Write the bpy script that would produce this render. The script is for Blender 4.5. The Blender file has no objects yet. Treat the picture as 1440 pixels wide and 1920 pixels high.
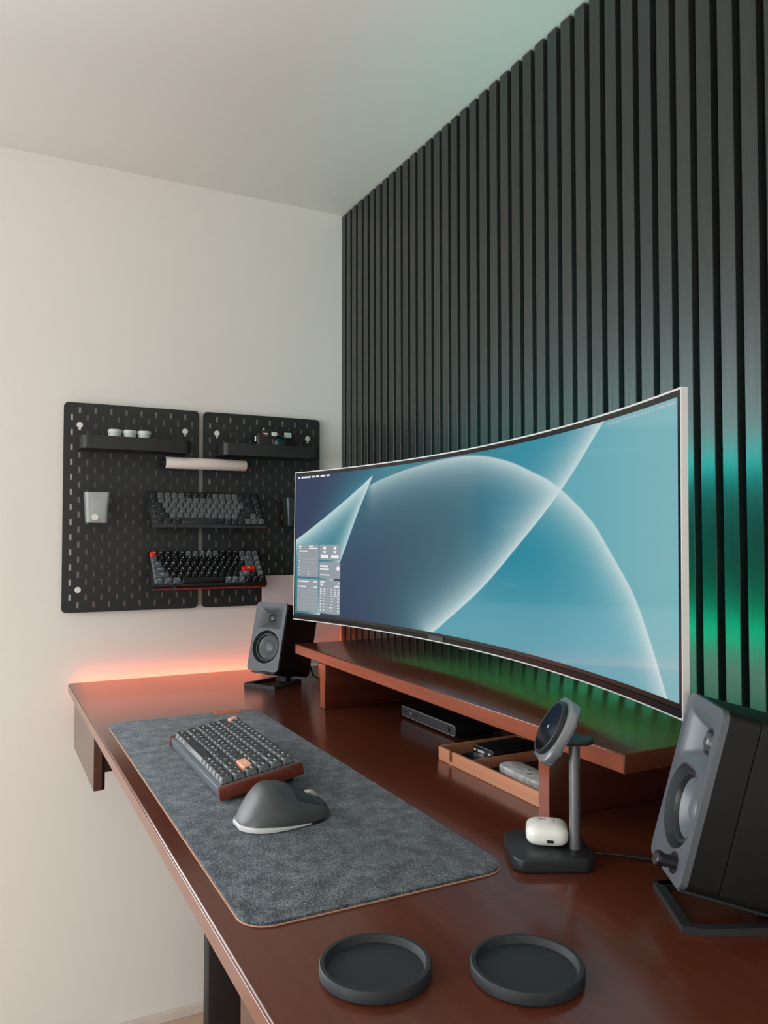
import bpy, bmesh, math, random
import numpy as np
from mathutils import Matrix, Vector

random.seed(7)
SC = bpy.context.scene
COL = SC.collection

# ------------------------------------------------------------------ camera
F_PX, YAW, PITCH = 1472.77, 0.4739, 0.0326
CAM = Vector((2.2517, -1.0254, 1.3361))
cam_data = bpy.data.cameras.new('camera')
cam_data.sensor_fit = 'VERTICAL'
cam_data.sensor_height = 32.0
cam_data.lens = F_PX / 1920.0 * 32.0
cam_data.clip_start = 0.02
cam = bpy.data.objects.new('camera', cam_data)
COL.objects.link(cam)
fw = Vector((-math.cos(YAW) * math.cos(PITCH), math.sin(YAW) * math.cos(PITCH), math.sin(PITCH)))
rt = fw.cross(Vector((0, 0, 1))).normalized()
up = rt.cross(fw)
cam.matrix_world = Matrix(((rt.x, up.x, -fw.x, CAM.x), (rt.y, up.y, -fw.y, CAM.y), (rt.z, up.z, -fw.z, CAM.z), (0, 0, 0, 1)))
SC.camera = cam

# ------------------------------------------------------------------ view, world, daylight
SC.view_settings.view_transform = 'Standard'
SC.view_settings.look = 'None'
SC.view_settings.exposure = 0.0
SC.view_settings.gamma = 1.0
SC.view_settings.use_curve_mapping = False
wd = bpy.data.worlds.new('sky')
SC.world = wd
wd.use_nodes = True
wd.node_tree.nodes['Background'].inputs[0].default_value = (0.75, 0.87, 1.0, 1)
wd.node_tree.nodes['Background'].inputs[1].default_value = 1.5

ROOM_X, ROOM_Y, CEIL = 3.9, -4.8, 2.3566
WIN_L = (-3.05, -1.25, 0.70, 2.05)          # window in the left wall, out of frame to the left: y0, y1, z0, z1
WIN_F = (0.95, 3.65, 0.25, 2.25)            # window in the far wall behind the camera: x0, x1, z0, z1
def daylight(name, loc, rot, w, h, energy, color, spread):
    ld = bpy.data.lights.new(name, 'AREA')
    ld.shape = 'RECTANGLE'
    ld.size, ld.size_y, ld.energy, ld.color, ld.spread = w, h, energy, color, math.radians(spread)
    lo = bpy.data.objects.new(name, ld)
    COL.objects.link(lo)
    lo.location, lo.rotation_euler = loc, rot
daylight('window_daylight', (-0.10, (WIN_L[0] + WIN_L[1]) / 2, (WIN_L[2] + WIN_L[3]) / 2), (0, math.radians(-90 + 24), 0), WIN_L[3] - WIN_L[2], WIN_L[1] - WIN_L[0], 41.0, (0.95, 0.98, 1.0), 160)   # skylight, slightly downwards
daylight('window_daylight', ((WIN_F[0] + WIN_F[1]) / 2, ROOM_Y - 0.10, (WIN_F[2] + WIN_F[3]) / 2), (math.radians(90), 0, 0), WIN_F[1] - WIN_F[0], WIN_F[3] - WIN_F[2], 97.0, (0.93, 0.975, 1.0), 180)

# ------------------------------------------------------------------ helpers
def lin(c):
    return tuple(((v / 255.0) / 12.92 if v / 255.0 <= 0.04045 else ((v / 255.0 + 0.055) / 1.055) ** 2.4) for v in c)

MATS = {}
def mat(name, rgb, rough=0.5, metal=0.0, spec=0.5, noise=None, bump=None, emit=None, coat=0.0, alpha=1.0, sheen=0.0):
    """rgb in sRGB 0-255. noise=(scale xyz, other rgb, contrast) ; bump=(scale xyz, strength, distance)"""
    m = bpy.data.materials.new(name)
    m.use_nodes = True
    nt = m.node_tree
    b = nt.nodes['Principled BSDF']
    b.inputs['Base Color'].default_value = (*lin(rgb), 1)
    b.inputs['Roughness'].default_value = rough
    b.inputs['Metallic'].default_value = metal
    b.inputs['Specular IOR Level'].default_value = spec
    b.inputs['Coat Weight'].default_value = coat
    b.inputs['Coat Roughness'].default_value = 0.08
    b.inputs['Alpha'].default_value = alpha
    b.inputs['Sheen Weight'].default_value = sheen
    if emit:
        b.inputs['Emission Color'].default_value = (*emit[0], 1)
        b.inputs['Emission Strength'].default_value = emit[1]
    if noise or bump:
        tc = nt.nodes.new('ShaderNodeTexCoord')
    if noise:
        mp = nt.nodes.new('ShaderNodeMapping')
        mp.inputs['Scale'].default_value = noise[0]
        nt.links.new(tc.outputs['Object'], mp.inputs['Vector'])
        nz = nt.nodes.new('ShaderNodeTexNoise')
        nz.inputs['Scale'].default_value = 1.0
        nz.inputs['Detail'].default_value = 3.0
        nz.inputs['Roughness'].default_value = 0.65
        nt.links.new(mp.outputs[0], nz.inputs['Vector'])
        cr = nt.nodes.new('ShaderNodeValToRGB')
        k = noise[2]
        cr.color_ramp.elements[0].position = 0.5 - k
        cr.color_ramp.elements[1].position = 0.5 + k
        cr.color_ramp.elements[0].color = (*lin(rgb), 1)
        cr.color_ramp.elements[1].color = (*lin(noise[1]), 1)
        nt.links.new(nz.outputs['Fac'], cr.inputs[0])
        nt.links.new(cr.outputs[0], b.inputs['Base Color'])
    if bump:
        mp2 = nt.nodes.new('ShaderNodeMapping')
        mp2.inputs['Scale'].default_value = bump[0]
        nt.links.new(tc.outputs['Object'], mp2.inputs['Vector'])
        nz2 = nt.nodes.new('ShaderNodeTexNoise')
        nz2.inputs['Scale'].default_value = 1.0
        nz2.inputs['Detail'].default_value = 4.0
        nt.links.new(mp2.outputs[0], nz2.inputs['Vector'])
        bp = nt.nodes.new('ShaderNodeBump')
        bp.inputs['Strength'].default_value = bump[1]
        bp.inputs['Distance'].default_value = bump[2]
        nt.links.new(nz2.outputs['Fac'], bp.inputs['Height'])
        nt.links.new(bp.outputs[0], b.inputs['Normal'])
    MATS[name] = m
    return m

def box(bm, c, s, bev=0.0, seg=2, M=None):
    t = bmesh.new()
    bmesh.ops.create_cube(t, size=1.0)
    bmesh.ops.scale(t, vec=s, verts=t.verts)
    if bev > 0:
        bmesh.ops.bevel(t, geom=t.edges[:], offset=bev, segments=seg, affect='EDGES', profile=0.5)
    bmesh.ops.translate(t, vec=c, verts=t.verts)
    return merge(bm, t, M)

def merge(bm, t, M=None):
    if M is not None:
        bmesh.ops.transform(t, matrix=M, verts=t.verts)
    me = bpy.data.meshes.new('tmp')
    t.to_mesh(me)
    t.free()
    bm.from_mesh(me)
    bpy.data.meshes.remove(me)

def rrect(w, h, r, n=6, cx=0.0, cy=0.0):
    pts = []
    for (sx, sy, a0) in ((1, 1, 0), (-1, 1, 90), (-1, -1, 180), (1, -1, 270)):
        for i in range(n + 1):
            a = math.radians(a0 + 90.0 * i / n)
            pts.append((cx + sx * (w / 2 - r) + r * math.cos(a), cy + sy * (h / 2 - r) + r * math.sin(a)))
    return pts

def prism(bm, pts, z0, z1, bev=0.0, seg=2, M=None):
    """closed outline in xy extruded from z0 to z1, horizontal edges optionally bevelled"""
    t = bmesh.new()
    lo_ = [t.verts.new((x, y, z0)) for x, y in pts]
    hi = [t.verts.new((x, y, z1)) for x, y in pts]
    n = len(pts)
    t.faces.new(list(reversed(lo_)))
    t.faces.new(hi)
    for i in range(n):
        t.faces.new((lo_[i], lo_[(i + 1) % n], hi[(i + 1) % n], hi[i]))
    if bev > 0:
        ed = [e for e in t.edges if abs(e.verts[0].co.z - e.verts[1].co.z) < 1e-9]
        bmesh.ops.bevel(t, geom=ed, offset=bev, segments=seg, affect='EDGES', profile=0.5)
    return merge(bm, t, M)

def lathe(bm, prof, seg=32, M=None):
    t = bmesh.new()
    rings = []
    for r, z in prof:
        if r < 1e-6:
            rings.append([t.verts.new((0, 0, z))])
        else:
            rings.append([t.verts.new((r * math.cos(2 * math.pi * i / seg), r * math.sin(2 * math.pi * i / seg), z)) for i in range(seg)])
    for a, b in zip(rings, rings[1:]):
        for i in range(seg):
            j = (i + 1) % seg
            if len(a) == 1 and len(b) == 1:
                continue
            if len(a) == 1:
                t.faces.new((a[0], b[j], b[i]))
            elif len(b) == 1:
                t.faces.new((a[i], a[j], b[0]))
            else:
                t.faces.new((a[i], a[j], b[j], b[i]))
    bmesh.ops.recalc_face_normals(t, faces=t.faces[:])
    return merge(bm, t, M)

def tube(bm, path, r, seg=10, flat=None, M=None):
    """tube along a list of points; flat=(w,h) gives a rectangular section instead"""
    t = bmesh.new()
    P = [Vector(p) for p in path]
    rings = []
    prev = None
    for i, p in enumerate(P):
        d = ((P[min(i + 1, len(P) - 1)] - p).normalized() + (p - P[max(i - 1, 0)]).normalized())
        d = d.normalized() if d.length > 1e-9 else Vector((1, 0, 0))
        ref = Vector((0, 0, 1)) if abs(d.z) < 0.95 else Vector((0, 1, 0))
        a = d.cross(ref).normalized()
        b = a.cross(d).normalized()
        if flat:
            w, h = flat
            k = 1.0
            if 0 < i < len(P) - 1:
                c = max(0.35, math.cos(0.5 * (P[i + 1] - p).angle(p - P[i - 1])))
                k = 1.0 / c
            ring = [t.verts.new(p + a * sx * w / 2 * k + b * sy * h / 2) for sx, sy in ((1, 1), (-1, 1), (-1, -1), (1, -1))]
        else:
            ring = [t.verts.new(p + a * r * math.cos(2 * math.pi * j / seg) + b * r * math.sin(2 * math.pi * j / seg)) for j in range(seg)]
        rings.append(ring)
    for a, b in zip(rings, rings[1:]):
        n = len(a)
        for j in range(n):
            t.faces.new((a[j], a[(j + 1) % n], b[(j + 1) % n], b[j]))
    t.faces.new(list(reversed(rings[0])))
    t.faces.new(rings[-1])
    bmesh.ops.recalc_face_normals(t, faces=t.faces[:])
    return merge(bm, t, M)

def holed_plate(bm, outer, holes, M=None):
    """flat sheet in the xy plane (z=0) with holes"""
    t = bmesh.new()
    ed = []
    for loop in [outer] + holes:
        vs = [t.verts.new((x, y, 0)) for x, y in loop]
        for i in range(len(vs)):
            ed.append(t.edges.new((vs[i], vs[(i + 1) % len(vs)])))
    bmesh.ops.triangle_fill(t, use_beauty=True, use_dissolve=False, edges=ed)
    return merge(bm, t, M)

def loft(bm, loops, close=True, M=None, cap=False):
    t = bmesh.new()
    R = [[t.verts.new(p) for p in L] for L in loops]
    for a, b in zip(R, R[1:]):
        n = len(a)
        for j in range(n if close else n - 1):
            t.faces.new((a[j], a[(j + 1) % n], b[(j + 1) % n], b[j]))
    if cap:
        t.faces.new(R[-1])
        t.faces.new(list(reversed(R[0])))
    bmesh.ops.recalc_face_normals(t, faces=t.faces[:])
    return merge(bm, t, M)

def mesh_from(bm, name, m, smooth=35):
    me = bpy.data.meshes.new(name)
    bm.to_mesh(me)
    bm.free()
    if m is not None:
        me.materials.append(m)
    if smooth:
        me.shade_smooth()
        me.set_sharp_from_angle(angle=math.radians(smooth))
    return me

def put(name, me, parent=None, loc=None, M=None):
    o = bpy.data.objects.new(name, me)
    COL.objects.link(o)
    if parent is not None:
        o.parent = parent
    if loc is not None:
        o.location = loc
    if M is not None:
        o.matrix_local = M
    return o

def obj(name, bm, m, parent=None, smooth=35, loc=None, M=None):
    return put(name, mesh_from(bm, name, m, smooth), parent, loc, M)

def empty(name, loc=(0, 0, 0), rz=0.0, M=None):
    o = bpy.data.objects.new(name, None)
    o.empty_display_size = 0.02
    COL.objects.link(o)
    if M is not None:
        o.matrix_world = M
    else:
        o.location = loc
        o.rotation_euler = (0, 0, rz)
    return o

def tag(o, label, cat, group=None):
    o['label'] = label
    o['category'] = cat
    if group:
        o['group'] = group
    return o

def struct(o):
    o['kind'] = 'structure'
    return o

B = bmesh.new

# ------------------------------------------------------------------ materials
def wood_mat(name, c1, c2, rough, axis='x', grain=1.0, spec=0.5):
    sc = {'x': (3.0, 60.0, 60.0), 'y': (60.0, 3.0, 60.0), 'z': (60.0, 60.0, 3.0)}[axis]
    return mat(name, c1, rough, spec=spec, noise=(sc, c2, 0.28), bump=(tuple(v * 3 for v in sc), 0.06 * grain, 0.001) if grain > 0 else None)

M_WALL = mat('wall_paint', (236, 232, 226), 0.85, spec=0.2, bump=((180, 180, 180), 0.10, 0.001))
M_CEIL = mat('ceiling_paint', (236, 236, 232), 0.9, spec=0.15, bump=((120, 120, 120), 0.08, 0.001))
M_TRIM = mat('white_trim', (222, 212, 202), 0.5)
M_FLOOR = wood_mat('pale_oak_floor', (212, 186, 164), (194, 166, 144), 0.4, 'y')
M_DESK = wood_mat('dark_walnut_lacquer', (92, 46, 30), (79, 37, 24), 0.20, 'x', 0.0, 0.6)
M_DESKY = wood_mat('dark_walnut_lacquer_cross', (80, 36, 24), (62, 26, 16), 0.18, 'y', 0.5, 0.6)
M_EDGE = wood_mat('red_brown_edge_band', (140, 72, 48), (120, 58, 38), 0.22, 'x', 0.5)
M_SLAT = wood_mat('black_stained_slat', (48, 49, 48), (37, 38, 38), 0.34, 'z', 9.0, 0.5)
M_FELT_BACK = mat('black_felt_backing', (17, 18, 18), 0.95, spec=0.1)
M_PEG = mat('black_powder_coat', (36, 38, 39), 0.45, bump=((900, 900, 900), 0.1, 0.0003))
M_BLACK = mat('black_plastic', (22, 23, 24), 0.45)
M_DARK = mat('dark_grey_plastic', (40, 42, 44), 0.45)
M_WHITE = mat('white_plastic', (232, 230, 224), 0.35)
M_JAR = mat('white_jar_plastic', (206, 214, 214), 0.4)
M_SILVER = mat('silver_aluminium', (205, 205, 203), 0.35, 0.35)
M_STEEL = mat('dark_steel', (74, 74, 76), 0.28, 0.9)
M_CHROME = mat('chrome', (225, 225, 225), 0.15, 1.0)
M_BRASS = mat('brass_screw', (170, 130, 80), 0.3, 1.0)
M_RED = mat('red_keycap', (214, 38, 24), 0.5)
M_COPPER = wood_mat('light_walnut_tray', (196, 136, 102), (178, 118, 88), 0.35, 'x', 0.6)
M_SIDEWOOD = wood_mat('rosewood_side', (112, 48, 32), (88, 36, 25), 0.32, 'y', 0.6)
M_ORANGE_LED = mat('orange_led', (255, 140, 80), 0.5, emit=((1.0, 0.20, 0.09), 10.0))
M_TEAL_LED = mat('teal_led', (0, 220, 200), 0.5, emit=((0.0, 0.62, 0.58), 115.0))
M_GREEN_LED = mat('green_led', (0, 230, 130), 0.5, emit=((0.0, 0.68, 0.33), 115.0))

# ------------------------------------------------------------------ the room
bm = B(); box(bm, (ROOM_X / 2, ROOM_Y / 2, -0.06), (ROOM_X + 0.4, -ROOM_Y + 0.4, 0.10))
floor = struct(obj('floor', bm, M_FLOOR, smooth=0))
PW, PL = 0.16, 1.24                                    # floor planks, laid along y
nx, ny = int(ROOM_X / PW) + 1, int(-ROOM_Y / PL) + 2
plank_me = None
for i in range(nx):
    for j in range(ny):
        y0 = ROOM_Y + j * PL - (0.41 * (i % 3))
        y1 = min(y0 + PL - 0.003, 0.0)
        y0 = max(y0, ROOM_Y)
        x1 = min((i + 1) * PW - 0.003, ROOM_X)
        if y1 - y0 < 0.05 or x1 - i * PW < 0.02:
            continue
        bm = B(); box(bm, ((i * PW + x1) / 2, (y0 + y1) / 2, -0.005), (x1 - i * PW, y1 - y0, 0.010), 0.0015, 1)
        obj('plank', bm, M_FLOOR, floor, smooth=0)
bm = B(); box(bm, (ROOM_X / 2, ROOM_Y / 2, CEIL + 0.06), (ROOM_X + 0.4, -ROOM_Y + 0.4, 0.12)); struct(obj('ceiling', bm, M_CEIL, smooth=0))
bm = B()
y0, y1, z0, z1 = WIN_L
box(bm, (-0.06, y1 / 2, CEIL / 2), (0.12, -y1, CEIL))
box(bm, (-0.06, (y0 + ROOM_Y) / 2, CEIL / 2), (0.12, y0 - ROOM_Y, CEIL))
box(bm, (-0.06, (y0 + y1) / 2, z0 / 2), (0.12, y1 - y0, z0))
box(bm, (-0.06, (y0 + y1) / 2, (z1 + CEIL) / 2), (0.12, y1 - y0, CEIL - z1))
struct(obj('wall_left', bm, M_WALL, smooth=0))
bm = B(); box(bm, (ROOM_X / 2, 0.06, CEIL / 2), (ROOM_X, 0.12, CEIL)); struct(obj('wall_back', bm, M_WALL, smooth=0))
bm = B(); box(bm, (ROOM_X + 0.06, ROOM_Y / 2, CEIL / 2), (0.12, -ROOM_Y, CEIL)); struct(obj('wall_right', bm, M_WALL, smooth=0))
def wall_hole(name, a0, a1, b0, b1, place):
    bm = B()
    for (c0, c1, d0, d1) in ((a0, place[0], 0, CEIL), (place[1], a1, 0, CEIL), (place[0], place[1], 0, b0), (place[0], place[1], b1, CEIL)):
        box(bm, ((c0 + c1) / 2, ROOM_Y - 0.06, (d0 + d1) / 2), (c1 - c0, 0.12, d1 - d0))
    return struct(obj(name, bm, M_WALL, smooth=0))
wall_hole('wall_front', 0, ROOM_X, WIN_F[2], WIN_F[3], (WIN_F[0], WIN_F[1]))
def window(name, loc, rz, w, h):
    win = struct(empty(name, loc, rz))
    bm = B()
    for sy in (-1, 0, 1):
        box(bm, (-0.03, sy * (w / 2 - 0.025), h / 2), (0.04, 0.05, h), 0.003)
    for zz in (0.025, h - 0.025):
        box(bm, (-0.03, 0, zz), (0.04, w, 0.05), 0.003)
    obj('window_frame', bm, M_WHITE, win, smooth=0)
    bm = B(); box(bm, (0.04, 0, -0.015), (0.08, w + 0.1, 0.025), 0.004); obj('window_sill', bm, M_WHITE, win, smooth=0)
window('window_1', (0, (WIN_L[0] + WIN_L[1]) / 2, WIN_L[2]), 0, WIN_L[1] - WIN_L[0], WIN_L[3] - WIN_L[2])
window('window_2', ((WIN_F[0] + WIN_F[1]) / 2, ROOM_Y, WIN_F[2]), math.radians(90), WIN_F[1] - WIN_F[0], WIN_F[3] - WIN_F[2])
bm = B(); box(bm, (0, ROOM_Y / 2, 0.0), (0.012, -ROOM_Y, 0.026), 0.002)
o = struct(obj('baseboard_left', bm, M_TRIM, smooth=0)); o.location = (0.006, 0, 0.013)

# ------------------------------------------------------------------ slat wall
YS = -0.021
panel = tag(empty('slat_wall_panel', (1.2, 0, 0)), 'black wooden slat panelling covering the wall behind the monitor', 'wall panel')
bm = B(); box(bm, (0, -0.003, CEIL / 2), (2.4, 0.006, CEIL - 0.002)); obj('felt_backing', bm, M_FELT_BACK, panel, smooth=0)
bm = B(); box(bm, (0, 0, 0), (0.0275, 0.0155, CEIL - 0.004), 0.0008, 1)
slat_me = mesh_from(bm, 'slat', M_SLAT, 0)
slat_mes = [slat_me]
for k in range(3):                                      # the stain takes a little differently from slat to slat
    c = ((45, 47, 46), (51, 51, 50), (47, 49, 49))[k]
    mm = wood_mat('black_stained_slat_%s' % 'abc'[k], c, tuple(int(v * 0.78) for v in c), 0.34, 'z', 9.0, 0.5)
    m2 = slat_me.copy(); m2.materials[0] = mm
    slat_mes.append(m2)
k = 0
while True:
    xl = -0.0031 + k * 0.0408
    if xl > 2.36:
        break
    s = put('slat', slat_mes[(k * 7 + k // 3) % 4], panel, (max(xl, 0.0) + 0.01375 - 1.2, -0.006 - 0.0076, CEIL / 2 - 0.0015))
    if k == 0:
        s.scale.x = 0.9
    k += 1

# ------------------------------------------------------------------ desk
ZD = 0.954
DX0, DX1, DY0, DY1 = 0.030, 2.02, -0.8155, -0.052
desk = tag(empty('desk', ((DX0 + DX1) / 2, -0.42, 0)), 'dark walnut standing desk with black steel legs along the slat wall', 'desk')
cx = (DX0 + DX1) / 2
bm = B(); box(bm, (0, (DY0 + DY1) / 2 + 0.42, ZD - 0.0115), (DX1 - DX0, DY1 - DY0, 0.023), 0.0022, 3)
obj('tabletop', bm, M_DESK, desk, 50)
for lx in (0.237, 1.80):
    bm = B(); box(bm, (lx - cx, -0.458 + 0.42, 0.46), (0.053, 0.084, 0.86), 0.003, 2)
    leg = obj('leg', bm, M_BLACK, desk)
    bm = B(); box(bm, (lx - cx, -0.40 + 0.42, 0.016), (0.07, 0.62, 0.028), 0.006, 2)
    obj('foot', bm, M_BLACK, leg)
    bm = B(); box(bm, (lx - cx, -0.42 + 0.42, 0.905), (0.05, 0.30, 0.05), 0.003, 1)
    obj('bracket', bm, M_BLACK, leg)
bm = B(); box(bm, (1.02 - cx, 0, 0.905), (1.6, 0.06, 0.04), 0.003, 1); obj('crossbar', bm, M_BLACK, desk)
bm = B(); box(bm, (-0.004 + DX0 - cx, -0.41 + 0.42, ZD - 0.012), (0.008, 0.76, 0.010), 0.0)
obj('led_strip', bm, M_ORANGE_LED, desk, 0)['label'] = 'glowing orange light strip'
bm = B(); box(bm, (0.21 - cx, -0.049 + 0.42, ZD - 0.008), (0.34, 0.006, 0.010), 0.0)
obj('led_strip', bm, mat('red_orange_led', (255, 120, 70), 0.5, emit=((1.0, 0.13, 0.05), 45.0)), desk, 0)['label'] = 'glowing orange light strip'

bm = B(); box(bm, (0, DY0 + 0.42 - 0.0004, ZD - 0.0122), (DX1 - DX0 - 0.002, 0.0014, 0.0186), 0.0004, 1); obj('edge_band', bm, wood_mat('desk_edge_band', (128, 84, 68), (112, 70, 56), 0.2, 'x', 0.5, 0.7), desk, 0)

# drawer under the left front of the desk
dr = tag(empty('under_desk_drawer', (0.23, -0.80, 0.785)), 'wooden drawer hung under the left front of the desk', 'drawer')
bm = B(); prism(bm, [(-0.20, 0.0), (0.20, 0.0), (0.20, 0.017), (0.195, 0.024), (-0.20, 0.024)], 0.0, 0.145, 0.0012, 1); obj('drawer_front', bm, M_DESKY, dr, 0)
bm = B(); box(bm, (-0.005, 0.122, 0.085), (0.37, 0.20, 0.105), 0.002, 1); obj('drawer_box', bm, M_BLACK, dr, 0)

# ------------------------------------------------------------------ shelf riser on the desk
ZS = 1.0775
shelf = tag(empty('desk_shelf', (0.9912, -0.18, ZD)), 'long dark walnut shelf riser standing on the desk under the monitor', 'shelf')
bm = B(); box(bm, (0, -0.0045, ZS - 0.0122 - ZD), (1.1003, 0.309, 0.0245), 0.0018, 3); obj('shelf_board', bm, M_DESK, shelf, 50)
bm = B(); box(bm, (0, -0.0045 - 0.1545 - 0.0003, ZS - 0.0122 - ZD), (1.0985, 0.0014, 0.0212), 0.0004, 1); obj('edge_band', bm, M_EDGE, shelf, 0)
for lx0, lx1 in ((0.5955, 0.6225), (1.377, 1.4005)):
    bm = B(); box(bm, ((lx0 + lx1) / 2 - 0.9912, -0.005, (ZS - 0.0245 - ZD) / 2), (lx1 - lx0, 0.305, ZS - 0.0245 - ZD), 0.0012, 2)
    lg_ = obj('leg', bm, M_DESKY, shelf, 50)
    bm = B(); box(bm, ((lx0 + lx1) / 2 - 0.9912, -0.005 - 0.1525 - 0.0003, (ZS - 0.0245 - ZD) / 2), (lx1 - lx0 - 0.001, 0.0012, ZS - 0.0255 - ZD), 0.0003, 1); obj('edge_band', bm, M_EDGE, lg_, 0)

# ------------------------------------------------------------------ monitor
MON = dict(mx=1.0247, my=-0.2383, zb=1.1345, h=0.3589, psi=-0.0101, tau=0.0118, k=0.5362, ro=0.0029, W=1.23)
Mm = Matrix.Translation((MON['mx'], MON['my'], MON['zb'])) @ Matrix.Rotation(MON['psi'], 4, 'Z') @ Matrix.Rotation(-MON['ro'], 4, 'Y') @ Matrix.Rotation(-MON['tau'], 4, 'X') @ Matrix.Scale(1.01626, 4)
mon = tag(empty('ultrawide_monitor', M=Mm), 'wide curved silver-edged monitor showing blue wallpaper above the shelf', 'monitor')
KM, HM, WM = MON['k'], MON['h'], MON['W']
def ms(s, z, d=0.0):
    th = s * KM
    return (math.sin(th) / KM - math.sin(th) * d, -(1 - math.cos(th)) / KM - math.cos(th) * d, z)
def cslab(bm, s0, s1, z0, z1, d0, d1, n=48, bev=0.0):
    loops = []
    for i in range(n + 1):
        s = s0 + (s1 - s0) * i / n
        loops.append([ms(s, z0, d0), ms(s, z0, d1), ms(s, z1, d1), ms(s, z1, d0)])
    loft(bm, loops, True, None, True)
bm = B(); cslab(bm, -WM / 2, WM / 2, 0, HM, -0.0075, 0.0); obj('frame', bm, M_SILVER, mon, 40)
M_BEZEL = mat('gloss_black_bezel', (12, 12, 13), 0.18)
bm = B(); cslab(bm, -WM / 2 + 0.0026, WM / 2 - 0.0026, 0.0026, HM - 0.0026, -0.003, 0.0006); bezel = obj('bezel', bm, M_BEZEL, mon, 40)
M_CHIN = mat('gloss_grey_chin', (18, 18, 19), 0.14, spec=0.2)
bm = B(); cslab(bm, -WM / 2 + 0.003, WM / 2 - 0.003, 0.0028, 0.0105, 0.0004, 0.0026); chin = obj('chin', bm, M_CHIN, mon, 40)
bm = B(); cslab(bm, -0.105, -0.055, 0.0028, 0.0125, 0.0004, 0.0034, 8); obj('sensor_cover', bm, M_DARK, chin, 40)
bm = B(); cslab(bm, -0.012, 0.012, -0.004, 0.001, -0.012, -0.004, 4); obj('joystick', bm, M_BLACK, mon, 40)
bm = B(); cslab(bm, -0.46, 0.46, 0.05, 0.315, -0.030, -0.0075, 32); cslab(bm, -0.2, 0.2, 0.09, 0.28, -0.048, -0.030, 12); obj('rear_housing', bm, M_SILVER, mon, 40)
bm = B(); cslab(bm, -0.34, 0.50, 0.336, 0.343, -0.0125, -0.0075, 24); obj('backlight_strip', bm, M_TEAL_LED, mon, 0)['label'] = 'teal light strip'
bm = B(); cslab(bm, -0.25, 0.49, 0.022, 0.029, -0.0125, -0.0075, 24); obj('backlight_strip', bm, M_GREEN_LED, mon, 0)['label'] = 'green light strip'
bm = B(); cslab(bm, 0.452, 0.458, 0.06, 0.31, -0.0365, -0.0300, 3); obj('backlight_strip', bm, mat('blue_green_fill', (0, 200, 190), 0.5, emit=((0.0, 0.60, 0.56), 26.0)), mon, 0)['label'] = 'added dim blue-green fill strip'  # unseen strip, added to brighten the middle of the glow on the slats
bm = B()
box(bm, (0, 0.095, 0.18), (0.10, 0.09, 0.06), 0.004); box(bm, (0, 0.17, 0.18), (0.13, 0.06, 0.13), 0.004); box(bm, (0, 0.055, 0.18), (0.12, 0.012, 0.12), 0.002)
box(bm, (0, 0.1975, 0.18), (0.16, 0.030, 0.16), 0.004)
obj('wall_bracket', bm, M_BLACK, mon)

# wallpaper: colours computed on a fine grid and stored on the screen mesh
S0, S1, T0, T1 = -0.6065, 0.6085, 0.0172, 0.3488
def spline(P, n=14):
    P = np.array(P, float)
    Q = np.vstack([2 * P[0] - P[1], P, 2 * P[-1] - P[-2]])
    out = []
    for i in range(1, len(Q) - 2):
        a, b, c, d = Q[i - 1], Q[i], Q[i + 1], Q[i + 2]
        for t in np.linspace(0, 1, n, endpoint=False):
            out.append(0.5 * ((2 * b) + (-a + c) * t + (2 * a - 5 * b + 4 * c - d) * t * t + (-a + 3 * b - 3 * c + d) * t ** 3))
    out.append(P[-1])
    return np.array(out)
def sdist(X, Y, C):
    """signed distance to polyline C, positive on its left; nearest end extends straight"""
    best = np.full(X.shape, 1e9); sg = np.zeros(X.shape)
    C = np.vstack([C[0] + (C[0] - C[1]) * 6, C, C[-1] + (C[-1] - C[-2]) * 6])
    for a, b in zip(C[:-1], C[1:]):
        d = b - a; L2 = d @ d
        if L2 < 1e-14:
            continue
        t = np.clip(((X - a[0]) * d[0] + (Y - a[1]) * d[1]) / L2, 0, 1)
        dx, dy = X - a[0] - t * d[0], Y - a[1] - t * d[1]
        r = np.hypot(dx, dy); cr = d[0] * dy - d[1] * dx
        m = r < best
        best = np.where(m, r, best); sg = np.where(m, np.sign(cr), sg)
    return best * sg
NSX, NSZ = 620, 200
gs, gz = np.meshgrid(np.linspace(S0, S1, NSX + 1), np.linspace(T0, T1, NSZ + 1))
cA = spline([(-0.45, 0.272), (-0.33, 0.312), (-0.25, 0.329), (-0.168, 0.340), (-0.047, 0.3469), (0.058, 0.342), (0.152, 0.324), (0.232, 0.2991), (0.300, 0.2742), (0.395, 0.2223), (0.451, 0.1765), (0.507, 0.1266), (0.544, 0.0778), (0.582, 0.0189)])
cB = spline([(0.427, 0.3449), (0.315, 0.2652), (0.188, 0.1854), (0.077, 0.1137), (-0.043, 0.0459), (-0.087, 0.0209)])
cC = spline([(-0.301, 0.344), (-0.330, 0.327), (-0.444, 0.2712), (-0.603, 0.1944)])
cD = spline([(-0.318, 0.332), (-0.342, 0.2971), (-0.379, 0.2423), (-0.435, 0.1466), (-0.50, 0.038)])
dA = -sdist(gs, gz, cA)          # > 0 below / inside the arch
dB = -sdist(gs, gz, cB)          # > 0 up-left of the diagonal
dC = sdist(gs, gz, cC)           # > 0 below the flap edge
dD = -sdist(gs, gz, cD)          # > 0 left of the fold
def mixc(c, rgb, w):
    return c * (1 - w[..., None]) + np.array(lin(rgb))[None, None, :] * w[..., None]
def sst(x, a, b):
    t = np.clip((x - a) / (b - a), 0, 1); return t * t * (3 - 2 * t)
W0 = np.zeros(gs.shape)
px = 0.0012
col = np.zeros(gs.shape + (3,)) + np.array(lin((36, 52, 88)))
col = mixc(col, (42, 84, 104), sst(gs, -0.5, 0.0))
inA, inB = sst(dA, -px, px), sst(dB, -px, px)
inC, inD = sst(dC, -px, px), sst(dD, -px, px)
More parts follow.
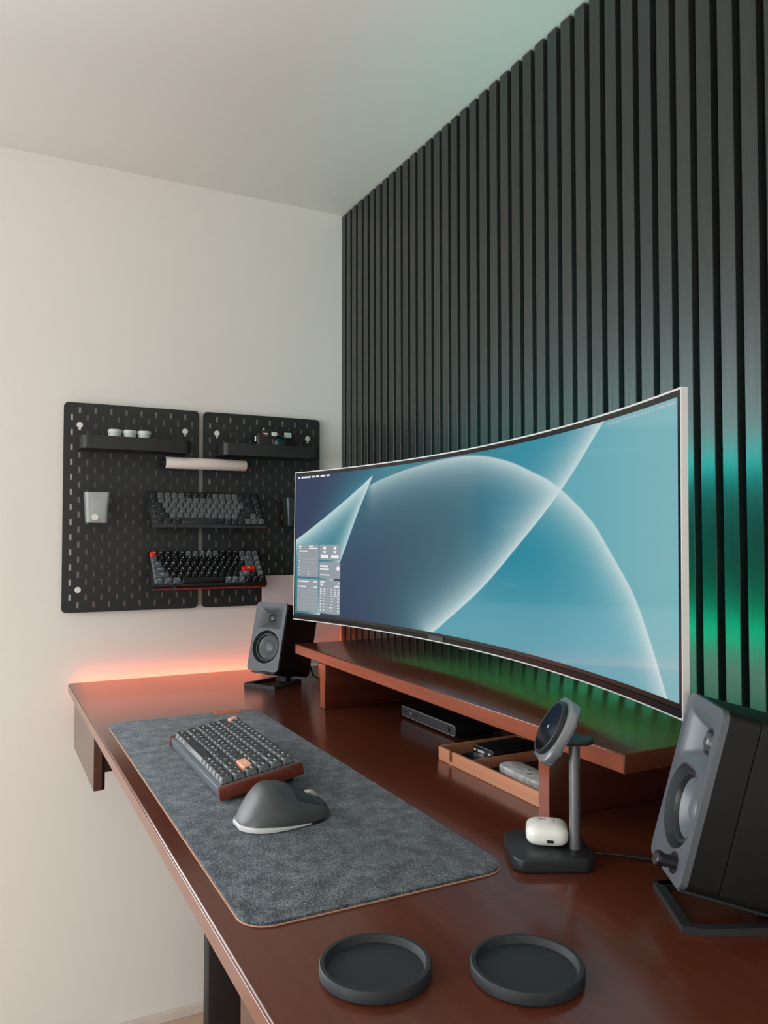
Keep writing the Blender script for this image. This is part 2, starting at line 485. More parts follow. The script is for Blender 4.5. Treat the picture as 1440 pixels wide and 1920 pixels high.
# inside the arch, left of the diagonal
c_in = mixc(col, (40, 132, 158), sst(gs, -0.05, 0.28))
c_in = mixc(c_in, (52, 125, 140), np.exp(-np.clip(dA, 0, 9) / 0.075) * 0.8)
c_in = mixc(c_in, (60, 140, 155), np.exp(-np.clip(dB, 0, 9) / 0.060) * 0.85)
# above the arch, left of the diagonal
c_up = mixc(col, (58, 128, 144), sst(gs, -0.42, -0.25))
c_up = mixc(c_up, (48, 140, 162), sst(gs, 0.0, 0.2))
c_up = mixc(c_up, (90, 165, 180), np.exp(-np.clip(dB, 0, 9) / 0.06) * 0.7)
# inside the arch, right of the diagonal
c_rt = mixc(col * 0 + np.array(lin((24, 132, 154))), (100, 168, 184), np.clip(sst(gs, 0.22, 0.55) * 0.5 + sst(-gz, -0.20, -0.03) * 0.65, 0, 1))
c_rt = mixc(c_rt, (100, 172, 184), np.exp(-np.clip(dA, 0, 9) / 0.07) * 0.8)
# outside the arch on the right
c_out = mixc(col * 0 + np.array(lin((104, 172, 184))), (126, 182, 190), sst(gs, 0.35, 0.6))
col2 = c_in * (inA * inB)[..., None] + c_up * ((1 - inA) * inB)[..., None] + c_rt * (inA * (1 - inB))[..., None] + c_out * ((1 - inA) * (1 - inB))[..., None]
# flap on the left
left = 1 - sst(gs, -0.36, -0.30)
flap = inC * inD * sst(-gs, 0.296, 0.300)
c_fl = mixc(col * 0 + np.array(lin((40, 118, 138))), (120, 185, 190), np.exp(-np.clip(np.minimum(dC, dD * 1.4), 0, 9) / 0.028))
nav = mixc(col * 0 + np.array(lin((38, 54, 88))), (46, 118, 138), np.exp(np.clip(dC, -9, 0) / 0.05) * sst(gs, -0.58, -0.36))
upl = (1 - inC) * (1 - sst(gs, -0.32, -0.28))
col2 = mixc(col2, (0, 0, 0), W0)
col2 = col2 * (1 - upl[..., None]) + nav * upl[..., None]
dnl = inC * (1 - inD) * (1 - sst(gs, -0.46, -0.30))
col2 = col2 * (1 - flap[..., None]) + c_fl * flap[..., None]
WHT = (208, 226, 226)
gA = inA * np.exp(-np.clip(dA, 0, 9) / 0.022) * (0.60 + 0.35 * sst(gs, -0.3, 0.35)) * sst(gs, -0.350, -0.31)
gB = inB * np.exp(-np.clip(dB, 0, 9) / 0.024) * 0.95
gC = inC * np.exp(-np.clip(dC, 0, 9) / 0.016) * 0.85 * inD * sst(-gs, 0.285, 0.30)
gD = inD * np.exp(-np.clip(dD, 0, 9) / 0.011) * 0.8 * inC * sst(-gs, 0.285, 0.30)
for g in (gA, gB, gC, gD):
    col2 = mixc(col2, WHT, np.clip(g, 0, 1))
xs = -gs
co = np.zeros((NSZ + 1, NSX + 1, 3))
th = gs * KM
dd = 0.0010
co[..., 0] = np.sin(th) / KM - np.sin(th) * dd
co[..., 1] = -(1 - np.cos(th)) / KM - np.cos(th) * dd
co[..., 2] = gz
me = bpy.data.meshes.new('screen')
idx = np.arange((NSX + 1) * (NSZ + 1)).reshape(NSZ + 1, NSX + 1)
quads = np.stack([idx[:-1, :-1], idx[:-1, 1:], idx[1:, 1:], idx[1:, :-1]], -1).reshape(-1, 4)
me.vertices.add(co.size // 3); me.vertices.foreach_set('co', co.ravel())
me.loops.add(quads.size); me.loops.foreach_set('vertex_index', quads.ravel().astype(np.int32))
me.polygons.add(len(quads)); me.polygons.foreach_set('loop_start', np.arange(0, quads.size, 4, dtype=np.int32))
me.update(calc_edges=True); me.validate()
at = me.color_attributes.new('wallpaper', 'FLOAT_COLOR', 'POINT')
at.data.foreach_set('color', np.concatenate([col2, np.ones(gs.shape + (1,))], -1).ravel().astype(np.float32))
me.shade_smooth()
ms_ = bpy.data.materials.new('lit_screen'); ms_.use_nodes = True
nt = ms_.node_tree; pb = nt.nodes['Principled BSDF']
pb.inputs['Base Color'].default_value = (0.002, 0.002, 0.003, 1); pb.inputs['Roughness'].default_value = 0.06; pb.inputs['Specular IOR Level'].default_value = 0.28
an = nt.nodes.new('ShaderNodeVertexColor'); an.layer_name = 'wallpaper'
nt.links.new(an.outputs['Color'], pb.inputs['Emission Color']); pb.inputs['Emission Strength'].default_value = 0.92
me.materials.append(ms_)
screen = put('screen', me, mon)
# widgets and menu bar on the screen
def emat(name, rgb, st=1.0):
    return mat(name, (10, 10, 10), 0.2, emit=(lin(rgb), st))
M_WID = emat('widget_glass', (136, 145, 152)); M_TXT = emat('screen_text', (228, 232, 232)); M_TX2 = emat('screen_text_dim', (168, 176, 182))
def wquad(bm, s0, s1, z0, z1, d, r=0.0):
    pts = rrect(s1 - s0, z1 - z0, r, 3, (s0 + s1) / 2, (z0 + z1) / 2) if r else [(s1, z1), (s0, z1), (s0, z0), (s1, z0)]
    t = bmesh.new()
    a = [t.verts.new(ms(s, z, d)) for s, z in pts]
    b = [t.verts.new(ms(s, z, d + 0.0003)) for s, z in pts]
    n = len(a)
    t.faces.new(b); t.faces.new(list(reversed(a)))
    for i in range(n):
        t.faces.new((a[i], a[(i + 1) % n], b[(i + 1) % n], b[i]))
    bmesh.ops.recalc_face_normals(t, faces=t.faces[:])
    merge(bm, t)
wd_ = [(-0.5985, -0.5185, 0.1057, 0.1828), (-0.5145, -0.4345, 0.1470, 0.1828), (-0.5145, -0.4345, 0.1045, 0.1428), (-0.5985, -0.5185, 0.0225, 0.1005), (-0.5145, -0.4345, 0.0225, 0.1005)]
for i, (a, b, z0, z1) in enumerate(wd_):
    bm = B(); wquad(bm, a, b, z0, z1, 0.0012, 0.004); wdg = obj('widget', bm, M_WID, screen, 0)
    bm = B(); w, h = b - a, z1 - z0
    def ln(u0, u1, v, t, bm=bm, a=a, w=w, z1=z1, h=h): wquad(bm, a + u0 * w, a + u1 * w, z1 - (v + t / 2) * h, z1 - (v - t / 2) * h, 0.0016)
    if i == 0:
        ln(0.06, 0.2, 0.06, 0.03); ln(0.55, 0.75, 0.06, 0.03); ln(0.55, 0.95, 0.12, 0.035); ln(0.08, 0.16, 0.13, 0.04); ln(0.08, 0.48, 0.21, 0.035)
        for k in range(7): ln(0.5, 0.56, 0.32 + 0.1 * k, 0.022); ln(0.06, 0.10, 0.32 + 0.1 * k, 0.02)
    elif i == 1:
        for u in (0.25, 0.74): ln(u - 0.06, u + 0.06, 0.22, 0.2); ln(u - 0.07, u + 0.07, 0.44, 0.06); ln(u - 0.06, u + 0.06, 0.53, 0.05); ln(u - 0.18, u + 0.18, 0.78, 0.2)
    elif i == 2:
        ln(0.04, 0.44, 0.26, 0.10); ln(0.04, 0.5, 0.45, 0.10); ln(0.04, 0.5, 0.8, 0.06)
        wquad(bm, a + 0.82 * w, a + 0.97 * w, z1 - 0.52 * h, z1 - 0.24 * h, 0.0016, 0.0058)
    elif i == 3:
        ln(0.05, 0.10, 0.08, 0.045); ln(0.15, 0.55, 0.08, 0.04); ln(0.78, 0.84, 0.08, 0.03); ln(0.88, 0.95, 0.08, 0.035)
        ln(0.05, 0.10, 0.24, 0.045); ln(0.15, 0.42, 0.24, 0.04); ln(0.78, 0.84, 0.24, 0.03); ln(0.88, 0.95, 0.24, 0.035)
    else:
        ln(0.05, 0.28, 0.06, 0.03); ln(0.07, 0.2, 0.14, 0.06); ln(0.9, 0.96, 0.08, 0.03); ln(0.8, 0.96, 0.15, 0.025); ln(0.72, 0.96, 0.19, 0.025)
        for r in range(3):
            for c in range(6): ln(0.06 + 0.165 * c, 0.13 + 0.165 * c, 0.28 + 0.065 * r, 0.035)
        ln(0.04, 0.96, 0.47, 0.008)
        for r in range(5): ln(0.05, 0.12, 0.54 + 0.09 * r, 0.035); ln(0.2, 0.26, 0.54 + 0.09 * r, 0.03); ln(0.36, 0.4, 0.54 + 0.09 * r, 0.015); ln(0.5, 0.66, 0.54 + 0.09 * r, 0.02); ln(0.88, 0.95, 0.54 + 0.09 * r, 0.035)
    obj('widget_text', bm, M_TXT, wdg, 0)['kind'] = 'stuff'
    if i in (0, 3):
        bm = B()
        for k in range(6): wquad(bm, a + 0.14 * w, b - 0.06 * w, z1 - (0.36 + 0.1 * k) * h - 0.0003, z1 - (0.36 + 0.1 * k) * h + 0.0003, 0.0016)
        obj('divider_lines', bm, M_TX2, wdg, 0)['kind'] = 'stuff'
bm = B()
s = -0.600
for w in (0.006, 0.036, 0.010, 0.012, 0.017, 0.012):
    wquad(bm, s, s + w, 0.3425, 0.3463, 0.0014); s += w + 0.0055
obj('menu_bar_text', bm, M_TXT, screen, 0)['kind'] = 'stuff'
bm = B()
s = 0.446
for w in (0.002, 0.003, 0.004, 0.003, 0.003, 0.003, 0.003, 0.006, 0.002, 0.003, 0.003, 0.002, 0.003, 0.006, 0.003, 0.005, 0.003, 0.014, 0.018):
    wquad(bm, s, s + w, 0.3420, 0.3450, 0.0014); s += w + 0.0038
obj('menu_bar_text', bm, M_TX2, screen, 0)['kind'] = 'stuff'

# ------------------------------------------------------------------ pegboards
PEG_Y, PEG_Z, PEG_X = -0.8347, 1.1371, 0.0205
def pegboard(y0, label):
    root = tag(empty('pegboard', (PEG_X, y0, PEG_Z)), label, 'pegboard', 'wall pegboards')
    Wb, Hb, R, TH = 0.36, 0.56, 0.0125, 0.002
    sl, sh = 0.0030, 0.0078
    slots = set(); ys = {0.0, R, Wb - R, Wb}; zs = {0.0, R, Hb - R, Hb}
    rows = []
    for j in range(1, 28):
        zc = j * 0.02
        cols = [0.04 * (i + 1) for i in range(8)] if j % 2 == 1 else [0.02 + 0.04 * i for i in range(9)]
        rows.append((zc, cols))
        zs |= {round(zc - sh, 5), round(zc + sh, 5)}
        for c in cols: ys |= {round(c - sl, 5), round(c + sl, 5)}
    ys, zs = sorted(ys), sorted(zs)
    discs = [(0.04, 0.50), (0.32, 0.50), (0.04, 0.06), (0.32, 0.06)]
    def hole(a, b):
        for zc, cols in rows:
            if abs(b - zc) < sh:
                for c in cols:
                    if abs(a - c) < sl and not any(abs(c - d[0]) < 1e-3 and abs(zc - d[1]) < 1e-3 for d in discs):
                        return True
        return False
    H = {}
    for i in range(len(ys) - 1):
        for j in range(len(zs) - 1):
            a, b = (ys[i] + ys[i + 1]) / 2, (zs[j] + zs[j + 1]) / 2
            corner = (a < R or a > Wb - R) and (b < R or b > Hb - R)
            H[i, j] = 2 if corner else (1 if hole(a, b) else 0)
    bm = B(); V = {}
    def v(i, j, f):
        if (i, j, f) not in V: V[i, j, f] = bm.verts.new((0.0 if f else -TH, ys[i], zs[j]))
        return V[i, j, f]
    for (i, j), k in H.items():
        if k == 0:
            bm.faces.new((v(i, j, 1), v(i + 1, j, 1), v(i + 1, j + 1, 1), v(i, j + 1, 1)))
            bm.faces.new((v(i, j + 1, 0), v(i + 1, j + 1, 0), v(i + 1, j, 0), v(i, j, 0)))
            for di, dj, e in ((-1, 0, ((i, j), (i, j + 1))), (1, 0, ((i + 1, j), (i + 1, j + 1))), (0, -1, ((i, j), (i + 1, j))), (0, 1, ((i, j + 1), (i + 1, j + 1)))):
                q = H.get((i + di, j + dj), 1)
                if q == 1:
                    (a, b), (c, d) = e
                    bm.faces.new((v(a, b, 1), v(c, d, 1), v(c, d, 0), v(a, b, 0)))
    for cy, cz, a0 in ((R, R, 180), (Wb - R, R, 270), (Wb - R, Hb - R, 0), (R, Hb - R, 90)):
        rim = [(cy + R * math.cos(math.radians(a0 + 15 * k)), cz + R * math.sin(math.radians(a0 + 15 * k))) for k in range(7)]
        fr = [bm.verts.new((0, a, b)) for a, b in [(cy, cz)] + rim]; bk = [bm.verts.new((-TH, a, b)) for a, b in [(cy, cz)] + rim]
        bm.faces.new(fr); bm.faces.new(list(reversed(bk)))
        for k in range(1, 7): bm.faces.new((fr[k], fr[k + 1], bk[k + 1], bk[k]))
    bmesh.ops.recalc_face_normals(bm, faces=bm.faces[:])
    obj('board', bm, M_PEG, root, 0)
    for k, (dy, dz) in enumerate(discs):
        bm = B(); Mx = Matrix.Translation((-PEG_X + 0.0015, dy, dz)) @ Matrix.Rotation(math.radians(90), 4, 'Y')
        lathe(bm, [(0, PEG_X), (0.0075, PEG_X), (0.0080, PEG_X - 0.0008), (0.0080, PEG_X - 0.008), (0.011, PEG_X - 0.009), (0.011, 0), (0, 0)], 20, Mx)
        if dz > 0.3: lathe(bm, [(0, PEG_X), (0.0030, PEG_X), (0.0030, PEG_X - 0.004), (0, PEG_X - 0.004)], 12, Matrix.Translation((-PEG_X + 0.0015, dy, dz - 0.0115)) @ Matrix.Rotation(math.radians(90), 4, 'Y'))
        obj('wall_spacer', bm, M_WHITE, root)
    return root
pegL = pegboard(PEG_Y, 'black pegboard further from the slat wall, holding the three white jars')
pegR = pegboard(PEG_Y + 0.3713, 'black pegboard nearer the slat wall, partly behind the monitor')

# hooks that carry the two keyboards
def hook(root, y, z, reach, drop=0.016):
    bm = B(); y -= root.location.y; z -= PEG_Z
    tube(bm, [(-0.003, y, z + 0.012), (0.002, y, z + 0.012), (0.004, y, z), (reach - 0.004, y, z - 0.002), (reach, y, z + 0.002), (reach + 0.001, y, z + drop)], 0.0024, 8)
    obj('hook', bm, M_BLACK, root)
hook(pegL, -0.565, 1.3585, 0.1175); hook(pegR, -0.375, 1.3585, 0.1175)
hook(pegL, -0.565, 1.1955, 0.1175); hook(pegR, -0.375, 1.1955, 0.1175)

# tray shelves on the pegboards
def peg_tray(y0, y1, label):
    D, Hh = 0.078, 0.034
    root = tag(empty('pegboard_tray', (PEG_X + 0.0005, (y0 + y1) / 2, 1.5685)), label, 'tray', 'black pegboard trays')
    L = (y1 - y0) / 2
    bm = B(); prism(bm, [(0.0, -L), (D - 0.016, -L)] + [(D - 0.016 + 0.016 * math.sin(a), -L + 0.016 - 0.016 * math.cos(a)) for a in [math.radians(15 * k) for k in range(1, 7)]] + [(D - 0.016 + 0.016 * math.cos(a), L - 0.016 + 0.016 * math.sin(a)) for a in [math.radians(15 * k) for k in range(0, 7)]] + [(0.0, L)], 0, 0.003)
    obj('tray_floor', bm, M_PEG, root)
    bm = B()
    path = [(0.001, -L, Hh / 2), (D - 0.016, -L, Hh / 2)] + [(D - 0.016 + 0.016 * math.sin(a), -L + 0.016 - 0.016 * math.cos(a), Hh / 2) for a in [math.radians(15 * k) for k in range(1, 7)]]
    path += [(D - 0.016 + 0.016 * math.cos(a), L - 0.016 + 0.016 * math.sin(a), Hh / 2) for a in [math.radians(15 * k) for k in range(0, 7)]] + [(0.001, L, Hh / 2)]
    tube(bm, path, 0, flat=(0.003, Hh))
    obj('tray_rim', bm, M_PEG, root, 40)
    for yy in (-L * 0.7, L * 0.7):
        bm = B(); box(bm, (0.0022, yy, 0.018), (0.003, 0.012, 0.028), 0.001, 1); obj('clip', bm, M_BLACK, root)
    return root
peg_tray(-0.797, -0.516, 'shallow black pegboard tray holding three white jars')
peg_tray(-0.425, -0.136, 'shallow black pegboard tray holding the compact camera')
for k, (yy, nm) in enumerate(((-0.7115, 'first'), (-0.6735, 'middle'), (-0.6355, 'last'))):
    lab = ('white lidded jar on the pegboard tray, leftmost of three', 'white lidded jar on the pegboard tray, middle of three', 'white lidded jar on the pegboard tray, rightmost of three')[k]
    j = tag(empty('jar', (0.066, yy, 1.5716)), lab, 'jar', 'white jars on the pegboard tray')
    bm = B(); lathe(bm, [(0, 0), (0.0150, 0), (0.0158, 0.002), (0.0168, 0.043), (0, 0.043)], 24); obj('jar_body', bm, M_JAR, j)
    bm = B(); lathe(bm, [(0, 0.043), (0.0182, 0.043), (0.0184, 0.0445), (0.0184, 0.0505), (0.0174, 0.052), (0, 0.052)], 24); obj('lid', bm, M_JAR, j)

# compact camera on the right tray (faces +x)
c = tag(empty('compact_camera', (0.062, -0.262, 1.5716)), 'black compact film camera sitting on the pegboard tray', 'camera')
bm = B(); box(bm, (0, 0, 0.0355), (0.034, 0.118, 0.067), 0.007, 3); obj('body', bm, mat('camera_black', (26, 25, 25), 0.35), c)
bm = B(); box(bm, (0, 0.006, 0.073), (0.026, 0.088, 0.012), 0.003, 2); obj('top_plate', bm, M_BLACK, c)
Ry = Matrix.Rotation(math.radians(90), 4, 'Y')
bm = B(); lathe(bm, [(0.022, 0.0), (0.0225, 0.010), (0.0205, 0.0125), (0.0185, 0.0125), (0.0175, 0.004)], 28, Matrix.Translation((0.0165, 0.004, 0.040)) @ Ry); lens = obj('lens_ring', bm, M_STEEL, c)
bm = B(); lathe(bm, [(0.018, 0.004), (0.012, 0.008), (0.006, 0.0095), (0, 0.010)], 24, Matrix.Translation((0.0165, 0.004, 0.040)) @ Ry); obj('lens_glass', bm, mat('lens_glass', (16, 62, 66), 0.06, coat=1.0), lens)
bm = B(); box(bm, (0.017, -0.008, 0.0655), (0.003, 0.0165, 0.0105), 0.0008, 1); obj('flash_window', bm, M_WHITE, c, 0)
bm = B(); box(bm, (0.017, 0.0085, 0.064), (0.002, 0.012, 0.010), 0.0008, 1); obj('sensor_window', bm, M_STEEL, c, 0)
bm = B(); box(bm, (0.017, 0.034, 0.0645), (0.003, 0.022, 0.015), 0.0012, 1); obj('viewfinder_window', bm, mat('pale_green_glass', (176, 206, 194), 0.12), c, 0)
bm = B(); box(bm, (0.0172, -0.034, 0.0655), (0.002, 0.013, 0.0035), 0.0004, 1); obj('nameplate', bm, M_WHITE, c, 0)
bm = B(); box(bm, (0.0172, -0.0325, 0.0610), (0.002, 0.010, 0.0035), 0.0004, 1); obj('red_badge', bm, mat('red_badge', (190, 70, 60), 0.5), c, 0)
bm = B(); lathe(bm, [(0, 0), (0.008, 0), (0.008, 0.006), (0, 0.006)], 20, Matrix.Translation((0.0, -0.034, 0.0705))); obj('film_dial', bm, M_BLACK, c)
bm = B(); lathe(bm, [(0, 0), (0.003, 0), (0.003, 0.004), (0, 0.005)], 12, Matrix.Translation((0.004, -0.034, 0.0775))); obj('shutter_button', bm, M_CHROME, c)
bm = B(); box(bm, (0.006, -0.0605, 0.050), (0.006, 0.005, 0.016), 0.001, 1); obj('strap_lug', bm, M_CHROME, c, 0)

# white tube across the two boards
rl = tag(empty('light_tube', (0.0625, -0.464, 1.5425)), 'white cylindrical tube with black end caps spanning both pegboards', 'tube')
Rx = Matrix.Rotation(math.radians(-90), 4, 'X')
bm = B(); lathe(bm, [(0, -0.114), (0.0150, -0.114), (0.0160, -0.112), (0.0160, 0.112), (0.0150, 0.114), (0, 0.114)], 28, Rx); obj('tube_body', bm, mat('satin_white_tube', (226, 218, 212), 0.4), rl)
for sg in (-1, 1):
    bm = B(); lathe(bm, [(0, sg * 0.114), (0.0142, sg * 0.114), (0.0142, sg * 0.120), (0.008, sg * 0.121), (0.008, sg * 0.127), (0, sg * 0.127)], 20, Rx); obj('end_cap', bm, M_BLACK, rl)
for yy in (-0.09, 0.085):
    bm = B(); box(bm, (-0.0235, yy, 0.003), (0.018, 0.01, 0.012), 0.001, 1); obj('bracket', bm, M_BLACK, rl)

# clear cup and dark cup on the boards
def cup(loc, label, m_wall, white_disc):
    r = tag(empty('pegboard_cup', loc), label, 'container', 'small cups hung on the pegboards')
    bm = B()
    outer0, outer1 = rrect(0.046, 0.052, 0.008, 4), rrect(0.054, 0.062, 0.009, 4)
    in1, in0 = rrect(0.050, 0.058, 0.008, 4), rrect(0.042, 0.048, 0.007, 4)
    loft(bm, [[(x, y, 0) for x, y in outer0], [(x, y, 0.080) for x, y in outer1], [(x, y, 0.080) for x, y in in1], [(x, y, 0.003) for x, y in in0]], True, None, True)
    obj('cup_wall', bm, m_wall, r, 40)
    bm = B(); box(bm, (-0.0285, 0, 0.074), (0.004, 0.078, 0.012), 0.001, 1); obj('hanger', bm, M_BLACK, r)
    if white_disc:
        bm = B(); lathe(bm, [(0, 0), (0.0085, 0), (0.0085, 0.006), (0, 0.006)], 20, Matrix.Translation((0.0185, -0.006, 0.0148)) @ Ry); obj('white_disc', bm, mat('disc_white', (238, 234, 226), 0.5), r)
        bm = B(); box(bm, (0.0, 0.004, 0.035), (0.03, 0.034, 0.058), 0.004, 1); obj('folded_paper', bm, mat('pale_paper', (178, 182, 178), 0.7), r)
        bm = B(); box(bm, (0.0, 0.004, 0.0045), (0.038, 0.040, 0.002), 0.0004, 1); obj('red_insert', bm, mat('red_insert', (200, 80, 60), 0.6), r, 0)
    return r
cup((0.0615, -0.7555, 1.3748), 'clear plastic cup with a white disc inside, hung on the pegboard', mat('clear_plastic', (206, 212, 212), 0.12, alpha=0.38), True)
cup((0.0615, -0.2025, 1.3718), 'dark cup hung on the pegboard just behind the monitor edge', mat('smoked_plastic', (38, 50, 47), 0.3), False)

# pale panel standing at the back corner of the desk
pn = tag(empty('upright_panel', (0.056, -0.175, ZD)), 'pale plain upright panel standing at the desk corner behind the small speaker', 'panel')
bm = B(); prism(bm, rrect(0.243, 0.268, 0.006, 4, 0, 0.134 + 0.004), -0.006, 0.006, 0.0015, 2, Matrix(((0, 0, 1, 0), (1, 0, 0, 0), (0, 1, 0, 0), (0, 0, 0, 1)))); obj('face', bm, mat('pale_satin_panel', (206, 190, 190), 0.35), pn)
bm = B(); box(bm, (0.0, 0, 0.003), (0.03, 0.10, 0.006), 0.001, 1); obj('foot', bm, M_WHITE, pn)

# ------------------------------------------------------------------ keyboards
TXT = {}
def text_meshes(strings, size):
    objs = []
    for s in strings:
        cu = bpy.data.curves.new('legend', 'FONT'); cu.body = s; cu.size = size; cu.align_x = 'CENTER'; cu.align_y = 'CENTER'; cu.resolution_u = 1; cu.offset = 0.00018
        o = bpy.data.objects.new('legend_tmp', cu); COL.objects.link(o); objs.append((s, o))
    dg = bpy.context.evaluated_depsgraph_get(); dg.update()
    for s, o in objs:
        TXT[s] = bpy.data.meshes.new_from_object(o.evaluated_get(dg))
    for s, o in objs:
        cu = o.data; bpy.data.objects.remove(o); bpy.data.curves.remove(cu)
ROWS = [
    [('esc', 1)] + [('F%d' % i, 1) for i in range(1, 13)] + [('prt', 1), ('del', 1), ('*', 1)],
    [(c, 1) for c in '`1234567890-='] + [('back', 2), ('pgup', 1)],
    [('tab', 1.5)] + [(c, 1) for c in 'QWERTYUIOP[]'] + [('\\', 1.5), ('pgdn', 1)],
    [('caps', 1.75)] + [(c, 1) for c in "ASDFGHJKL;'"] + [('enter', 2.25), ('home', 1)],
    [('shift', 2.25)] + [(c, 1) for c in 'ZXCVBNM,./'] + [('shift', 1.75), ('^', 1), ('end', 1)],
    [('ctrl', 1.25), ('opt', 1.25), ('cmd', 1.25), ('', 6.25), ('cmd', 1), ('fn', 1), ('ctrl', 1), ('<', 1), ('v', 1), ('>', 1)],
]
text_meshes(sorted({k for r in ROWS for k, _ in r if k}), 0.0064)
U = 0.01905
def keyboard(M, label, cols, kh, body_fn, group='mechanical keyboards', lit_side_mat=None):
    """local axes: x along the rows, y to the back, z up; origin at the front left bottom corner of the key field"""
    root = tag(empty('mechanical_keyboard', M=M), label, 'keyboard', group)
    kz = body_fn(root)
    cache = {}
    for ri, row in enumerate(ROWS):
        y = (5 - ri) * U + U / 2
        x = 0.0
        for ki, (leg, w) in enumerate(row):
            cm, tm = cols(ri, ki, leg)
            key = (w, cm.name)
            if key not in cache:
                bm = B(); W = w * U - 0.0010; Dp = U - 0.0010
                bw, bd, tw, td = W / 2, Dp / 2, W / 2 - 0.0030, Dp / 2 - 0.0026
                loops = []
                for (a, b, z, r) in ((bw, bd, 0, 0.0008), (bw - 0.0002, bd - 0.0002, kh * 0.12, 0.0010), (tw + 0.0006, td + 0.0006, kh - 0.0007, 0.0022), (tw, td, kh, 0.0018)):
                    loops.append([(px_, py_ + (0.0008 * z / kh), z) for px_, py_ in rrect(2 * a, 2 * b, r, 1)])
                loft(bm, loops, True, None, True)
                me = mesh_from(bm, 'keycap', cm, 40)
                if lit_side_mat is not None and cm is M_KDARK:
                    me.materials.append(lit_side_mat)
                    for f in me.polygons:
                        f.material_index = 0 if f.normal.z > 0.75 else 1  # lighter sides: window light on the key fronts put into the colour
                cache[key] = me
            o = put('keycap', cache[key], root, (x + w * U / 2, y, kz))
            if leg and tm is not None:
                tk = (leg, tm.name)
                if tk not in cache:
                    t = TXT[leg].copy(); t.materials.clear(); t.materials.append(tm); cache[tk] = t
                l = put('legend', cache[tk], o, (0, 0.0018, kh + 0.00015))
                if len(leg) > 2: l.scale = (0.72, 0.72, 1)
            x += w * U
    return root
M_KDARK = mat('charcoal_keycap', (50, 54, 56), 0.42); M_KPEACH = mat('peach_keycap', (226, 160, 132), 0.5)
M_KGREY = mat('grey_keycap', (90, 95, 97), 0.5); M_KMOD = mat('slate_keycap', (34, 37, 42), 0.5)
M_KBLK = mat('black_keycap', (18, 19, 22), 0.5); M_KSTEEL = mat('steel_grey_keycap', (88, 95, 102), 0.5)
M_LEGW = mat('white_legend', (225, 228, 228), 0.6); M_LEGG = mat('dim_legend', (120, 126, 128), 0.6)
M_CASE = mat('gunmetal_case', (112, 120, 126), 0.32, 0.35)
# desk keyboard
ZM = ZD + 0.0045
ang = math.radians(9.6)
kx0, ky0 = 0.8065, -0.7185
def body_desk(root):
    bm = B(); box(bm, (0.1524, 0.0572, 0.003), (0.3048 + 0.012, 0.1143 + 0.013, 0.017), 0.0015, 2); obj('case', bm, M_CASE, root)
    bm = B(); box(bm, (0.1524, 0.0572, 0.0115), (0.3048, 0.1143, 0.0016)); obj('plate', bm, M_BLACK, root, 0)
    for sx in (-0.0098, 0.3048 + 0.0098):
        bm = B(); box(bm, (sx, 0.0572, 0.0035), (0.0076, 0.1143 + 0.015, 0.0186), 0.0012, 2); sp = obj('side_panel', bm, M_SIDEWOOD, root)
        for yy in (0.008, 0.106):
            bm = B(); lathe(bm, [(0, -0.0042), (0.0016, -0.0042), (0.0016, 0.0042), (0, 0.0042)], 12, Matrix.Translation((sx, yy, 0.0035)) @ Ry); obj('screw', bm, M_BRASS, sp)
    for sx in (0.03, 0.275):
        bm = B(); box(bm, (sx, 0.108, -0.0135), (0.03, 0.012, 0.017), 0.002, 1); obj('foot', bm, M_BLACK, root)
    return 0.0125
Mk = Matrix.Translation((kx0 + 0.0136, ky0 + 0.0090, ZM + 0.0086)) @ Matrix.Rotation(ang, 4, 'X')
keyboard(Mk, 'charcoal keyboard with wooden sides and peach keys on the felt mat', lambda r, k, l: (M_KPEACH if l in ('esc', 'enter') else M_KDARK, M_LEGW), 0.0085, body_desk, lit_side_mat=mat('keycap_side_light', (84, 88, 90), 0.42))
# the two keyboards on the wall
def wall_matrix(y0, xb, zb, xt, zt):
    Y = Vector((xt - xb, 0, zt - zb)).normalized(); X = Vector((0, 1, 0)); Z = X.cross(Y)
    return Matrix(((X.x, Y.x, Z.x, xb), (X.y, Y.y, Z.y, y0), (X.z, Y.z, Z.z, zb), (0, 0, 0, 1)))
def body_low(root):
    bm = B(); box(bm, (0.1524, 0.0572, -0.001), (0.316, 0.130, 0.013), 0.003, 2); obj('case', bm, mat('dark_low_case', (38, 40, 43), 0.4), root)
    bm = B(); box(bm, (0.1524, -0.0070, 0.0005), (0.312, 0.004, 0.007), 0.001, 1); obj('front_lip', bm, mat('grey_metal_lip', (92, 94, 96), 0.35, 0.6), root)
    return 0.006
def body_black(root):
    bm = B(); box(bm, (0.1524, 0.0572, 0.0005), (0.315, 0.126, 0.015), 0.002, 2); obj('case', bm, M_BLACK, root)
    bm = B(); box(bm, (0.1524, -0.0065, -0.0045), (0.311, 0.003, 0.0045), 0.0008, 1); obj('front_lip', bm, mat('red_brown_lip', (150, 48, 34), 0.4), root)
    return 0.0085
def cols_a(r, k, l):
    if r == 0: g = 1 <= k <= 4 or 9 <= k <= 12
    elif r == 5: g = k >= 7
    else: g = 0 < k < len(ROWS[r]) - (2 if r < 4 else 3) or (r == 4 and k == len(ROWS[4]) - 2)
    return (M_KGREY if g else M_KMOD, M_LEGG)
def cols_b(r, k, l):
    if l in ('esc', 'enter'): return (M_RED, M_LEGW)
    if r == 0: g = 5 <= k <= 9 or k >= 13
    elif r == 5: g = k != 3 and k < 7
    else: g = k == 0 or k >= len(ROWS[r]) - (2 if r < 4 else 3)
    if l == '^': g = False
    return (M_KSTEEL if g else M_KBLK, M_LEGW)
keyboard(wall_matrix(-0.6175, 0.122, 1.3700, 0.044, 1.4560), 'slim grey keyboard hung on the pegboards, upper of the two', cols_a, 0.0050, body_low)
